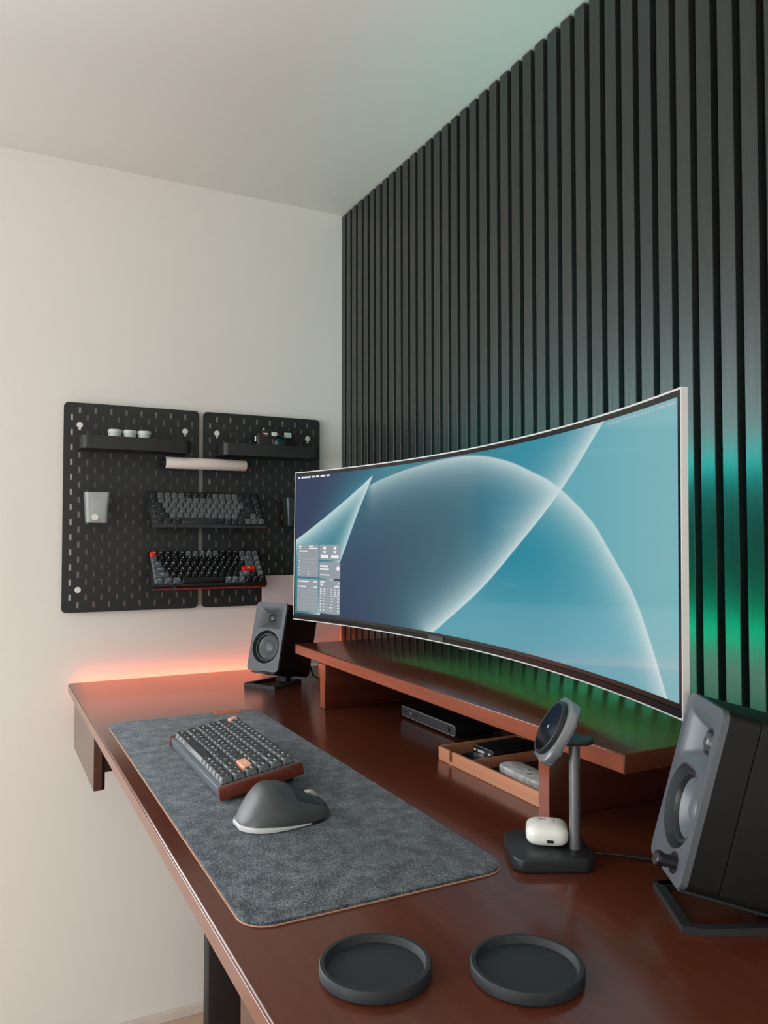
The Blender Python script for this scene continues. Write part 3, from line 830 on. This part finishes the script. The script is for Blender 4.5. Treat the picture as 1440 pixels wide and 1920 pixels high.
keyboard(wall_matrix(-0.6160, 0.122, 1.2062, 0.044, 1.2892), 'black and grey keyboard with red keys, lower of the two on the pegboards', cols_b, 0.0080, body_black)

# ------------------------------------------------------------------ desk mat
mt = tag(empty('desk_mat', (1.033, -0.635, ZD)), 'long dark grey felt desk mat with tan leather backing', 'desk mat')
M_FELT = bpy.data.materials.new('grey_wool_felt'); M_FELT.use_nodes = True
nt = M_FELT.node_tree; pb = nt.nodes['Principled BSDF']; pb.inputs['Roughness'].default_value = 0.95; pb.inputs['Specular IOR Level'].default_value = 0.1; pb.inputs['Sheen Weight'].default_value = 0.15
tc = nt.nodes.new('ShaderNodeTexCoord')
n1 = nt.nodes.new('ShaderNodeTexNoise'); n1.inputs['Scale'].default_value = 480.0; n1.inputs['Detail'].default_value = 5.0; n1.inputs['Roughness'].default_value = 0.7; n1.inputs['Distortion'].default_value = 1.6
n2 = nt.nodes.new('ShaderNodeTexNoise'); n2.inputs['Scale'].default_value = 45.0; n2.inputs['Detail'].default_value = 3.0
for n in (n1, n2): nt.links.new(tc.outputs['Object'], n.inputs['Vector'])
mxn = nt.nodes.new('ShaderNodeMath'); mxn.operation = 'MULTIPLY_ADD'; mxn.inputs[1].default_value = 0.22; nt.links.new(n2.outputs['Fac'], mxn.inputs[0]); nt.links.new(n1.outputs['Fac'], mxn.inputs[2])
rp = nt.nodes.new('ShaderNodeValToRGB'); e = rp.color_ramp.elements
e[0].position = 0.52; e[0].color = (*lin((36, 41, 47)), 1); e[1].position = 0.715; e[1].color = (*lin((138, 147, 153)), 1)
e2 = e.new(0.615); e2.color = (*lin((72, 80, 87)), 1)
nt.links.new(mxn.outputs[0], rp.inputs[0]); nt.links.new(rp.outputs[0], pb.inputs['Base Color'])
bp = nt.nodes.new('ShaderNodeBump'); bp.inputs['Strength'].default_value = 0.5; bp.inputs['Distance'].default_value = 0.001
nt.links.new(n1.outputs['Fac'], bp.inputs['Height']); nt.links.new(bp.outputs[0], pb.inputs['Normal'])
bm = B(); prism(bm, rrect(0.9422, 0.3142, 0.031, 8), 0.0, 0.0012, 0.0003, 1); obj('leather_backing', bm, mat('tan_leather', (206, 158, 128), 0.5), mt)
bm = B(); prism(bm, rrect(0.940, 0.312, 0.030, 8), 0.0012, 0.0042, 0.0008, 2); obj('felt_top', bm, M_FELT, mt)
bm = B(); box(bm, (-0.472 + 0.012, 0.090, 0.0045), (0.028, 0.056, 0.0016), 0.0005, 1); obj('leather_tab', bm, mat('orange_leather', (190, 108, 58), 0.5), mt, 0)

# ------------------------------------------------------------------ mouse
ms0 = tag(empty('computer_mouse', (1.243, -0.6605, ZM)), 'sculpted dark grey mouse with pale rim on the felt mat', 'mouse')
def itp(t, xs_, vs_): return float(np.interp(t, xs_, vs_))
T_ = [0, .02, .06, .12, .2, .28, .36, .45, .55, .65, .75, .85, .93, .98, 1.0]
HH = [.006, .0090, .0160, .0260, .0375, .0452, .0470, .0456, .0418, .0360, .0302, .0240, .0180, .0125, .0075]
WR = [.014, .0200, .0275, .0345, .0390, .0410, .0415, .0410, .0395, .0370, .0340, .0310, .0270, .0210, .0130]
WL = [.013, .0190, .0265, .0335, .0390, .0415, .0420, .0410, .0385, .0350, .0320, .0295, .0260, .0205, .0130]
def smooth_tab(v): 
    v = np.interp(np.linspace(0, 1, 201), T_, v)
    for _ in range(1): v = np.convolve(np.pad(v, 4, 'edge'), np.ones(9) / 9, 'valid')
    return v
HH, WR, WL = smooth_tab(HH), smooth_tab(WR), smooth_tab(WL)
def msec(t, grow=0.0, n=28):
    i = t * 200; g = lambda V: float(np.interp(i, np.arange(201), V))
    h, wr, wl = g(HH), g(WR), g(WL)
    pk = -0.015 * math.sin(math.pi * min(1.0, t * 1.15)) ** 0.8 if t < 0.86 else -0.015 * math.sin(math.pi * min(1.0, t * 1.15)) if t < 0.869 else 0.0
    out = []
    for k in range(n + 1):
        a = math.pi * k / n
        ca, sa = math.cos(a), math.sin(a)
        w = (wr + grow - pk) if ca > 0 else (wl + grow + pk)
        x = pk + math.copysign(abs(ca) ** (0.92 if ca > 0 else 0.75), ca) * w
        z = (sa ** (0.92 if ca > 0 else 0.7)) * h
        out.append((x, -0.0625 + 0.125 * t, 0.0030 + z + (grow if k not in (0, n) else 0)))
    return out
M_MOUSE = mat('graphite_rubber', (66, 69, 71), 0.42); M_MOUSE2 = mat('graphite_button', (40, 47, 51), 0.35)
ts = [0, .012, .03] + [.06 + .02 * k for k in range(47)] + [1.0]
ts = sorted(set([round(min(t, 1.0), 4) for t in ts]))
bm = B(); loft(bm, [msec(t) for t in ts], False, None, True); obj('shell', bm, M_MOUSE, ms0, 50)
bm = B()
def subsec(t, k0, k1, grow): return msec(t, grow)[k0:k1]
loft(bm, [subsec(t, 7, 24, 0.0006) for t in ts if t >= 0.60 and t < 0.985], False)
obj('button_panel', bm, M_MOUSE2, ms0, 50)
bm = B()
out = [(msec(t)[-1], -1, t) for t in (0.40, 0.32, 0.24, 0.17, 0.11, 0.06, 0.03, 0.01, 0.0)] + [(msec(t)[0], 1, t) for t in [0.0, 0.01, 0.03, 0.06, 0.09] + [.12 + .03 * k for k in range(21)]]
loops = []
for i, (a, sg, t) in enumerate(out):
    p0, p1 = out[max(i - 1, 0)][0], out[min(i + 1, len(out) - 1)][0]
    d = Vector((p1[0] - p0[0], p1[1] - p0[1])).normalized(); nx_, ny_ = d.y, -d.x
    hgt = 0.0066 * (1 - 0.80 * max(0, t - 0.22) / 0.5)
    loops.append([(a[0] + nx_ * q, a[1] + ny_ * q, 0.0012 + f * hgt) for q, f in ((0.0008, 0), (0.0014, 0.5), (0.0004, 1.0), (-0.003, 1.0), (-0.003, 0))])
loft(bm, loops, True, None, True)
obj('rim', bm, mat('pale_grey_rim', (200, 200, 200), 0.4), ms0, 50)
bm = B(); prism(bm, [(x * 0.9, y * 0.94) for x, y in rrect(0.078, 0.122, 0.028, 6)], 0.0, 0.004); obj('base', bm, M_BLACK, ms0)
bm = B(); lathe(bm, [(0, -0.004), (0.0105, -0.004), (0.0115, -0.003), (0.0115, 0.003), (0.0105, 0.004), (0, 0.004)], 28, Matrix.Translation((0.000, 0.037, 0.0232)) @ Ry); obj('scroll_wheel', bm, mat('ribbed_steel_wheel', (190, 190, 188), 0.35, 0.4), ms0)

# ------------------------------------------------------------------ coasters
for (x, y, lab) in ((1.6245, -0.7122, 'round dark coaster nearest the front edge of the desk'), (1.6865, -0.5950, 'round dark coaster nearer the loudspeaker with the knob')):
    c = tag(empty('coaster', (x, y, ZD)), lab, 'coaster', 'dark round coasters')
    bm = B(); lathe(bm, [(0, 0), (0.0475, 0), (0.0495, 0.002), (0.0495, 0.0105), (0.0485, 0.0118), (0.0450, 0.0118), (0.0440, 0.0108), (0.0432, 0.0062), (0.0425, 0.0056), (0, 0.0056)], 72)
    obj('dish', bm, mat('dark_slate_coaster', (32, 37, 41), 0.6, noise=((60, 60, 60), (27, 31, 35), 0.3)), c, 40)
    bm = B(); lathe(bm, [(0, 0), (0.030, 0), (0.030, 0.0007), (0, 0.0007)], 40); obj('foot_pad', bm, M_BLACK, c)

# ------------------------------------------------------------------ charging stand
E1 = Vector((0.45, 0.893, 0)); E2 = Vector((0.893, -0.45, 0))
ca = math.atan2(E2.y, E2.x)
ch = tag(empty('charging_stand', (1.494, -0.417, ZD), ca), 'black charging stand with tilted round pad in front of the shelf', 'charger')
# local x = E2 (towards the camera), local y = E1
M_CH = mat('charcoal_charger', (30, 33, 36), 0.42); M_CHPAD = mat('graphite_pad', (128, 132, 136), 0.32, 0.6); M_CHFACE = mat('gloss_black_face', (10, 14, 18), 0.08)
bm = B(); prism(bm, rrect(0.092, 0.094, 0.014, 6), 0.001, 0.0155, 0.0022, 3); obj('base', bm, M_CH, ch, 50)
plx, ply = 0.012, 0.030
bm = B(); lathe(bm, [(0, 0.0155), (0.0066, 0.0155), (0.0066, 0.139), (0, 0.139)], 24, Matrix.Translation((plx, ply, 0))); obj('pole', bm, mat('brushed_steel_pole', (122, 122, 124), 0.34, 0.6), ch)
bm = B(); prism(bm, rrect(0.030, 0.052, 0.012, 6, plx, ply - 0.004), 0.1385, 0.1455, 0.003, 2); obj('top_plate', bm, M_CH, ch, 50)
th = math.radians(29)
pc = Vector((plx - 0.001, ply - 0.026, 0.1560))
Y3 = Vector((0, math.sin(th), math.cos(th))); Z3 = Vector((0, -math.cos(th), math.sin(th))); X3 = Vector((1, 0, 0)).normalized()
X3 = Y3.cross(Z3)
Mp = Matrix(((X3.x, Y3.x, Z3.x, pc.x), (X3.y, Y3.y, Z3.y, pc.y), (X3.z, Y3.z, Z3.z, pc.z), (0, 0, 0, 1)))
bm = B(); prism(bm, rrect(0.070, 0.078, 0.018, 6), -0.013, -0.001, 0.0035, 3, Mp); pad = obj('pad', bm, M_CHPAD, ch, 50)
bm = B(); lathe(bm, [(0, -0.001), (0.0325, -0.001), (0.0335, 0.000), (0.0335, 0.0042), (0.0325, 0.0052), (0.0305, 0.0052), (0.0300, 0.0050)], 48, Mp); obj('pad_ring', bm, M_CH, pad)
bm = B(); lathe(bm, [(0.0300, 0.0050), (0, 0.0050)], 48, Mp); obj('pad_face', bm, M_CHFACE, pad)
bm = B(); lathe(bm, [(0.0022, 0.0052), (0, 0.0053)], 12, Mp); obj('pad_mark', bm, M_SILVER, pad)
# earphone case lying on the base
ec = tag(empty('earphone_case', (1.4885, -0.4135, ZD + 0.0156), ca + math.radians(80)), 'glossy white earphone case lying on the charging stand base', 'earphone case')
M_CASEW = mat('gloss_white_case', (236, 233, 226), 0.18, coat=0.5)
bm = B(); t = bmesh.new(); bmesh.ops.create_cube(t, size=1.0); bmesh.ops.subdivide_edges(t, edges=t.edges[:], cuts=9, use_grid_fill=True)
for v in t.verts:                                         # rounded pebble: superellipsoid
    p = Vector(v.co) * 2
    n_ = (abs(p.x) ** 4.2 + abs(p.y) ** 4.2) ** (1 / 4.2)
    r_ = (n_ ** 2.9 + abs(p.z) ** 2.9) ** (1 / 2.9)
    v.co = Vector((p.x / r_ * 0.0252, p.y / r_ * 0.0240, p.z / r_ * 0.0130 + 0.0130))
merge(bm, t); obj('case_shell', bm, M_CASEW, ec, 80)
bm = B(); prism(bm, rrect(0.0085, 0.0034, 0.0016, 4), 0, 0.0006, 0, 1, Matrix.Translation((0.003, -0.02385, 0.0095)) @ Matrix.Rotation(math.radians(90), 4, 'X')); obj('charging_port', bm, M_STEEL, ec)
bm = B(); box(bm, (-0.006, 0.004, 0.02592), (0.0070, 0.0012, 0.0004)); box(bm, (-0.0015, 0.0042, 0.02592), (0.0014, 0.0022, 0.0004)); obj('printed_mark', bm, M_DARK, ec, 0)
bm = B()
tube(bm, [(0.0078, y, 0.0130 + 0.0130 * (1 - (abs(y) / 0.0241) ** 2.9) ** (1 / 2.9) - 0.0003) for y in np.linspace(-0.010, 0.021, 14)], 0.0004, 6); obj('lid_seam', bm, mat('seam_grey', (150, 148, 144), 0.5), ec)
cb = tag(empty('charger_cable', (1.53, -0.36, ZD)), 'thin black cable running from the charging stand to behind the nearest loudspeaker', 'cable')
bm = B()
cpts = [Vector((1.524, -0.372, ZD + 0.008)), Vector((1.54, -0.345, ZD + 0.006)), Vector((1.565, -0.31, ZD + 0.0022)), Vector((1.60, -0.27, ZD + 0.0022)), Vector((1.63, -0.235, ZD + 0.0022)), Vector((1.68, -0.19, ZD + 0.0022))]
tube(bm, [tuple(p - Vector((1.53, -0.36, ZD))) for p in cpts], 0.0019, 8); obj('cord', bm, M_BLACK, cb)

# ------------------------------------------------------------------ things under the shelf
dk = tag(empty('docking_station', (0.872, -0.165, ZD)), 'long flat black docking station lying under the shelf', 'docking station')
Mf = Matrix.Rotation(math.radians(90), 4, 'X')
bm = B(); prism(bm, rrect(0.214, 0.022, 0.007, 6, 0, 0.0145), -0.055, 0.055, 0.001, 1, Mf); obj('housing', bm, mat('black_anodised', (26, 27, 29), 0.32, 0.3), dk, 50)
bm = B(); prism(bm, rrect(0.212, 0.0205, 0.0068, 6, 0, 0.0145), 0.0545, 0.0560, 0.0, 1, Mf); obj('front_rim', bm, mat('grey_metal_rim', (150, 152, 158), 0.35, 0.5), dk)
bm = B(); prism(bm, rrect(0.209, 0.0178, 0.006, 6, 0, 0.0145), 0.0550, 0.0564, 0.0, 1, Mf); fp = obj('front_panel', bm, mat('dark_front_panel', (44, 46, 50), 0.4), dk)
bm = B(); lathe(bm, [(0, 0), (0.0045, 0), (0.0045, 0.004), (0, 0.004)], 20, Matrix.Translation((0.084, -0.0562, 0.0145)) @ Mf); obj('power_knob', bm, M_DARK, fp)
for xx, w in ((-0.088, 0.008), (-0.066, 0.003), (-0.045, 0.010)):
    bm = B(); prism(bm, rrect(w, 0.0035, 0.0012, 3, xx, 0.0145), 0.0562, 0.0568, 0, 1, Mf); obj('port', bm, M_STEEL if w > 0.005 else M_SILVER, fp)
bm = B(); box(bm, (0, 0, 0.002), (0.19, 0.08, 0.004), 0.0008, 1); obj('rubber_foot', bm, M_BLACK, dk)

ty0, ty1, tx0, tx1, thh = -0.3175, -0.145, 1.073, 1.371, 0.0225
tr = tag(empty('wooden_tray', ((tx0 + tx1) / 2, (ty0 + ty1) / 2, ZD)), 'light walnut divided tray under the shelf', 'tray')
hx, hy = (tx1 - tx0) / 2, (ty1 - ty0) / 2
bm = B()
Wt = 0.0055
nx0, nx1 = -hx + 0.039, -hx + 0.0475
box(bm, ((-hx + nx0) / 2, -hy + Wt / 2, thh / 2), (nx0 + hx, Wt, thh), 0.0007, 1)
box(bm, ((nx1 + hx) / 2, -hy + Wt / 2, thh / 2), (hx - nx1, Wt, thh), 0.0007, 1)
box(bm, ((nx0 + nx1) / 2, -hy + Wt / 2, 0.0025), (nx1 - nx0 + 0.002, Wt, 0.005))
box(bm, (0, hy - Wt / 2, thh / 2), (2 * hx, Wt, thh), 0.0007, 1)
box(bm, (-hx + Wt / 2, 0, thh / 2), (Wt, 2 * hy, thh), 0.0007, 1)
box(bm, (hx - Wt / 2, 0, thh / 2), (Wt, 2 * hy, thh), 0.0007, 1)
obj('tray_frame', bm, M_COPPER, tr, 0)
bm = B(); box(bm, (-hx + 0.097, 0, thh / 2 - 0.001), (0.005, 2 * hy - 0.01, thh - 0.002), 0.0007, 1); obj('divider', bm, M_COPPER, tr, 0)
bm = B(); box(bm, (0, 0, 0.002), (2 * hx - 0.008, 2 * hy - 0.008, 0.004)); obj('lining', bm, mat('dark_lining', (30, 30, 33), 0.8), tr, 0)
pw = tag(empty('portable_drive', (1.129, -0.212, ZD + 0.0045)), 'black portable drive lying in the left half of the wooden tray', 'portable drive')
Rt = Matrix.Rotation(math.radians(2), 4, 'Z')
bm = B(); prism(bm, rrect(0.058, 0.016, 0.004, 5, 0, 0.014), -0.048, 0.050, 0.001, 1, Rt @ Mf); obj('shell', bm, M_BLACK, pw, 50)
bm = B(); prism(bm, rrect(0.054, 0.0125, 0.003, 5, 0, 0.014), 0.050, 0.0508, 0, 1, Rt @ Mf); obj('end_plate', bm, M_STEEL, pw)
bm = B()
for xx, w in ((-0.021, 0.006), (-0.004, 0.018), (0.020, 0.006)): prism(bm, rrect(w, 0.004, 0.0014, 3, xx, 0.014), 0.0508, 0.0513, 0, 1, Rt @ Mf)
obj('ports', bm, M_SILVER, pw)
bm = B(); box(bm, (0, 0.0, 0.003), (0.050, 0.085, 0.006), 0.001, 1); obj('foot_pad', bm, M_DARK, pw)
lg = tag(empty('round_puck', (1.112, -0.287, ZD + 0.0042)), 'dark blue round puck in the front corner of the wooden tray', 'puck')
bm = B(); lathe(bm, [(0, 0), (0.024, 0), (0.025, 0.001), (0.025, 0.010), (0.024, 0.0115), (0, 0.0115)], 36); obj('puck_body', bm, mat('midnight_blue', (24, 32, 46), 0.3), lg)
lg.location = (1.137, -0.285, ZD + 0.0042)
bm = B(); lathe(bm, [(0.021, 0.0115), (0.021, 0.0119), (0.020, 0.0119), (0.020, 0.0115)], 36); obj('top_ring', bm, M_DARK, lg)
rm = tag(empty('remote_control', (1.262, -0.257, ZD + 0.0042), math.radians(-3)), 'white remote with grey speckles lying in the right half of the wooden tray', 'remote')
bm = B(); prism(bm, rrect(0.150, 0.040, 0.012, 6), 0.0, 0.011, 0.003, 3); obj('body', bm, mat('speckled_white', (246, 246, 244), 0.35, noise=((70, 70, 70), (206, 208, 208), 0.08)), rm, 50)
for k in range(5):
    bm = B(); lathe(bm, [(0, 0), (0.0045, 0), (0.0045, 0.0008), (0, 0.0008)], 16, Matrix.Translation((-0.02 + 0.016 * k, 0.006 * (-1) ** k, 0.0108))); obj('button', bm, mat('grey_button', (172, 172, 172), 0.4), rm)

# ------------------------------------------------------------------ loudspeakers
M_BAF = mat('slate_baffle', (80, 85, 90), 0.34); M_CAB = mat('black_satin_cabinet', (15, 15, 15), 0.55, spec=0.3, bump=((700, 700, 700), 0.12, 0.0003)); M_CONE = mat('grey_cone', (88, 94, 98), 0.35); M_SURR = mat('rubber_surround', (34, 37, 39), 0.4)
def speaker(x, y, zb, yaw, tilt, label, knob, S=1.0, sx_=0.0, sy_=0.0):
    w, h, D = 0.100 * S, 0.177 * S, 0.139 * S
    root = tag(empty('loudspeaker', (x, y, ZD), yaw), label, 'speaker', 'pair of desk loudspeakers')
    T = Matrix.Translation((0, 0, zb - ZD)) @ Matrix.Rotation(-tilt, 4, 'X')
    # front plane helper: plate xy -> local x,z at depth y
    def FP(depth): return T @ Matrix(((1, 0, 0, 0), (0, 0, -1, depth), (0, 1, 0, 0), (0, 0, 0, 1)))   # plate normal +z -> -y
    def boxy(pts0, y0, y1, bev, m, nm, par):
        bm = B(); prism(bm, pts0, -y1, -y0, bev, 2, FP(0)); return obj(nm, bm, m, par, 40)
    outl = rrect(w, h, 0.0105, 6, 0, h / 2)
    bm = B(); o1, o2 = rrect(w - 0.0006, h - 0.0006, 0.010, 6, 0, h / 2), rrect(w - 0.006, h - 0.006, 0.008, 6, 0, h / 2)
    loft(bm, [[tuple(FP(dp) @ Vector((p[0], p[1], 0))) for p in L] for L, dp in ((o2, 0.0062), (o1, 0.0062), (o1, 0.036), (o2, 0.036))] )
    obj('cabinet_front', bm, M_CAB, root, 40)
    boxy(rrect(w - 0.0006, h - 0.0006, 0.010, 6, 0, h / 2), 0.0370, D, 0.002, M_CAB, 'cabinet', root)
    # baffle with horn mouth and woofer opening
    wz, wr = 0.062, 0.0425
    mouth = rrect(0.080, 0.056, 0.006, 6, 0, 0.137)
    wo = [(wr * math.cos(2 * math.pi * k / 48), wz + wr * math.sin(2 * math.pi * k / 48)) for k in range(48)]
    if knob: wz += 0.006; wo = [(p[0], p[1] + 0.006) for p in wo]
    bm = B()
    holed_plate(bm, outl, [mouth, wo], FP(0.0))
    loft(bm, [[tuple(FP(0.0) @ Vector((p[0], p[1], 0))) for p in outl], [tuple(FP(0.0065) @ Vector((p[0], p[1], 0))) for p in outl]])
    loft(bm, [[tuple(FP(0.0) @ Vector((p[0], p[1], 0))) for p in wo], [tuple(FP(0.012) @ Vector((p[0], p[1], 0))) for p in wo]])
    n = len(mouth); zc = 0.137; loops = []
    for k in range(7):
        f = k / 6.0; L = []
        for px_, pz_ in mouth:
            a = math.atan2((pz_ - zc) / 0.028, px_ / 0.040)
            cx_, cz_ = 0.0155 * math.cos(a), zc + 0.0155 * math.sin(a)
            e = f ** 0.8
            L.append(tuple(FP(0.015 * f ** 1.3) @ Vector((px_ * (1 - e) + cx_ * e, pz_ * (1 - e) + cz_ * e, 0))))
        loops.append(L)
    loft(bm, loops)
    bmesh.ops.recalc_face_normals(bm, faces=bm.faces[:])
    baf = obj('baffle', bm, M_BAF, root, 45)
    Tw = FP(0.015) @ Matrix.Translation((0, zc, 0))
    bm = B(); lathe(bm, [(0.0160, 0), (0.0155, 0.002), (0.0125, 0.0022), (0.0115, 0.0005), (0.0095, 0.0008)], 32, Tw); obj('tweeter_ring', bm, M_SURR, baf)
    bm = B(); lathe(bm, [(0.0100 * math.cos(a), 0.0008 + 0.0070 * math.sin(a)) for a in [math.radians(9 * k) for k in range(11)]], 28, Tw); obj('tweeter_dome', bm, mat('silk_dome', (74, 78, 82), 0.25, 0.3), baf)
    Ww = FP(0.012) @ Matrix.Translation((0, wz, 0))
    bm = B(); lathe(bm, [(wr, 0.0), (0.0385, 0.001), (0.0375, 0.0035), (0.0355, 0.0060), (0.0325, 0.0062), (0.0305, 0.0030), (0.0300, 0.0010)], 48, Ww); wf = obj('woofer_surround', bm, M_SURR, baf)
    bm = B(); lathe(bm, [(0.0300, 0.0012), (0.0280, 0.0005), (0.0180, -0.0065)], 48, Ww); obj('woofer_cone', bm, M_CONE, wf)
    bm = B(); lathe(bm, [(0.0185, -0.0065), (0.0150, -0.0030), (0.0090, 0.0000), (0, 0.0012)], 36, Ww); obj('dust_cap', bm, M_CONE, wf)
    if knob:
        bm = B(); lathe(bm, [(0, 0), (0.0105, 0), (0.0105, 0.0010), (0.0065, 0.0014), (0.0060, 0.010), (0.0075, 0.013), (0.0075, 0.0180), (0.0066, 0.0190), (0, 0.0190)], 28, FP(0.0) @ Matrix.Translation((0.021, 0.0165, 0))); obj('volume_knob', bm, M_STEEL, baf)
    # stand: flat frame on the desk, wedge and tilted cradle
    st = None
    bm = B()
    fz = 0.0035
    y0, y1 = sy_, 0.105 + sy_
    loop = [(sx_ + a_, y0 + b_, fz) for a_, b_ in ((-0.050, 0.012), (-0.046, -0.004), (0.046, -0.004), (0.050, 0.012), (0.040, 0.105), (-0.040, 0.105), (-0.050, 0.012), (-0.046, -0.004))]
    tube(bm, loop, 0, flat=(0.010, 0.007)); st = obj('stand_base', bm, M_DARK, root, 40)
    bm = B(); ry = 0.030
    tp = zb - ZD
    def cz(yy): return tp - math.tan(tilt) * yy - 0.0015
    hp = cz(0.092) - 0.002
    box(bm, (sx_, 0.092 + sy_ * 0.5, hp / 2 + 0.001), (0.030, 0.020, hp), 0.001, 1); obj('stand_post', bm, M_BLACK, st, 0)
    bm = B(); box(bm, (0, 0.048, -0.0028), (0.074, 0.088, 0.004), 0.001, 1, T); obj('stand_cradle', bm, M_DARK, st, 0)
    bm = B()
    return root
speaker(0.3108, -0.3818, 0.9950, 0.5608, 0.2445, 'small grey-fronted loudspeaker far along the desk by the left wall', False)
speaker(1.6623, -0.4047, 0.9995, -0.533, 0.2593, 'grey-fronted loudspeaker nearest the camera, with a volume knob', True, 1.0, -0.014, 0.016)

# cable behind the far speaker
sc_ = tag(empty('speaker_cable', (0.235, -0.245, ZD)), 'thin black cable hanging behind the far loudspeaker', 'cable')
bm = B()
tube(bm, [(0.006, 0.012, 0.070), (0.012, 0.017, 0.058), (0.018, 0.020, 0.030), (0.026, 0.026, 0.008), (0.050, 0.035, 0.0028), (0.110, 0.060, 0.0026)], 0.0025, 8)
obj('cord', bm, M_BLACK, sc_)
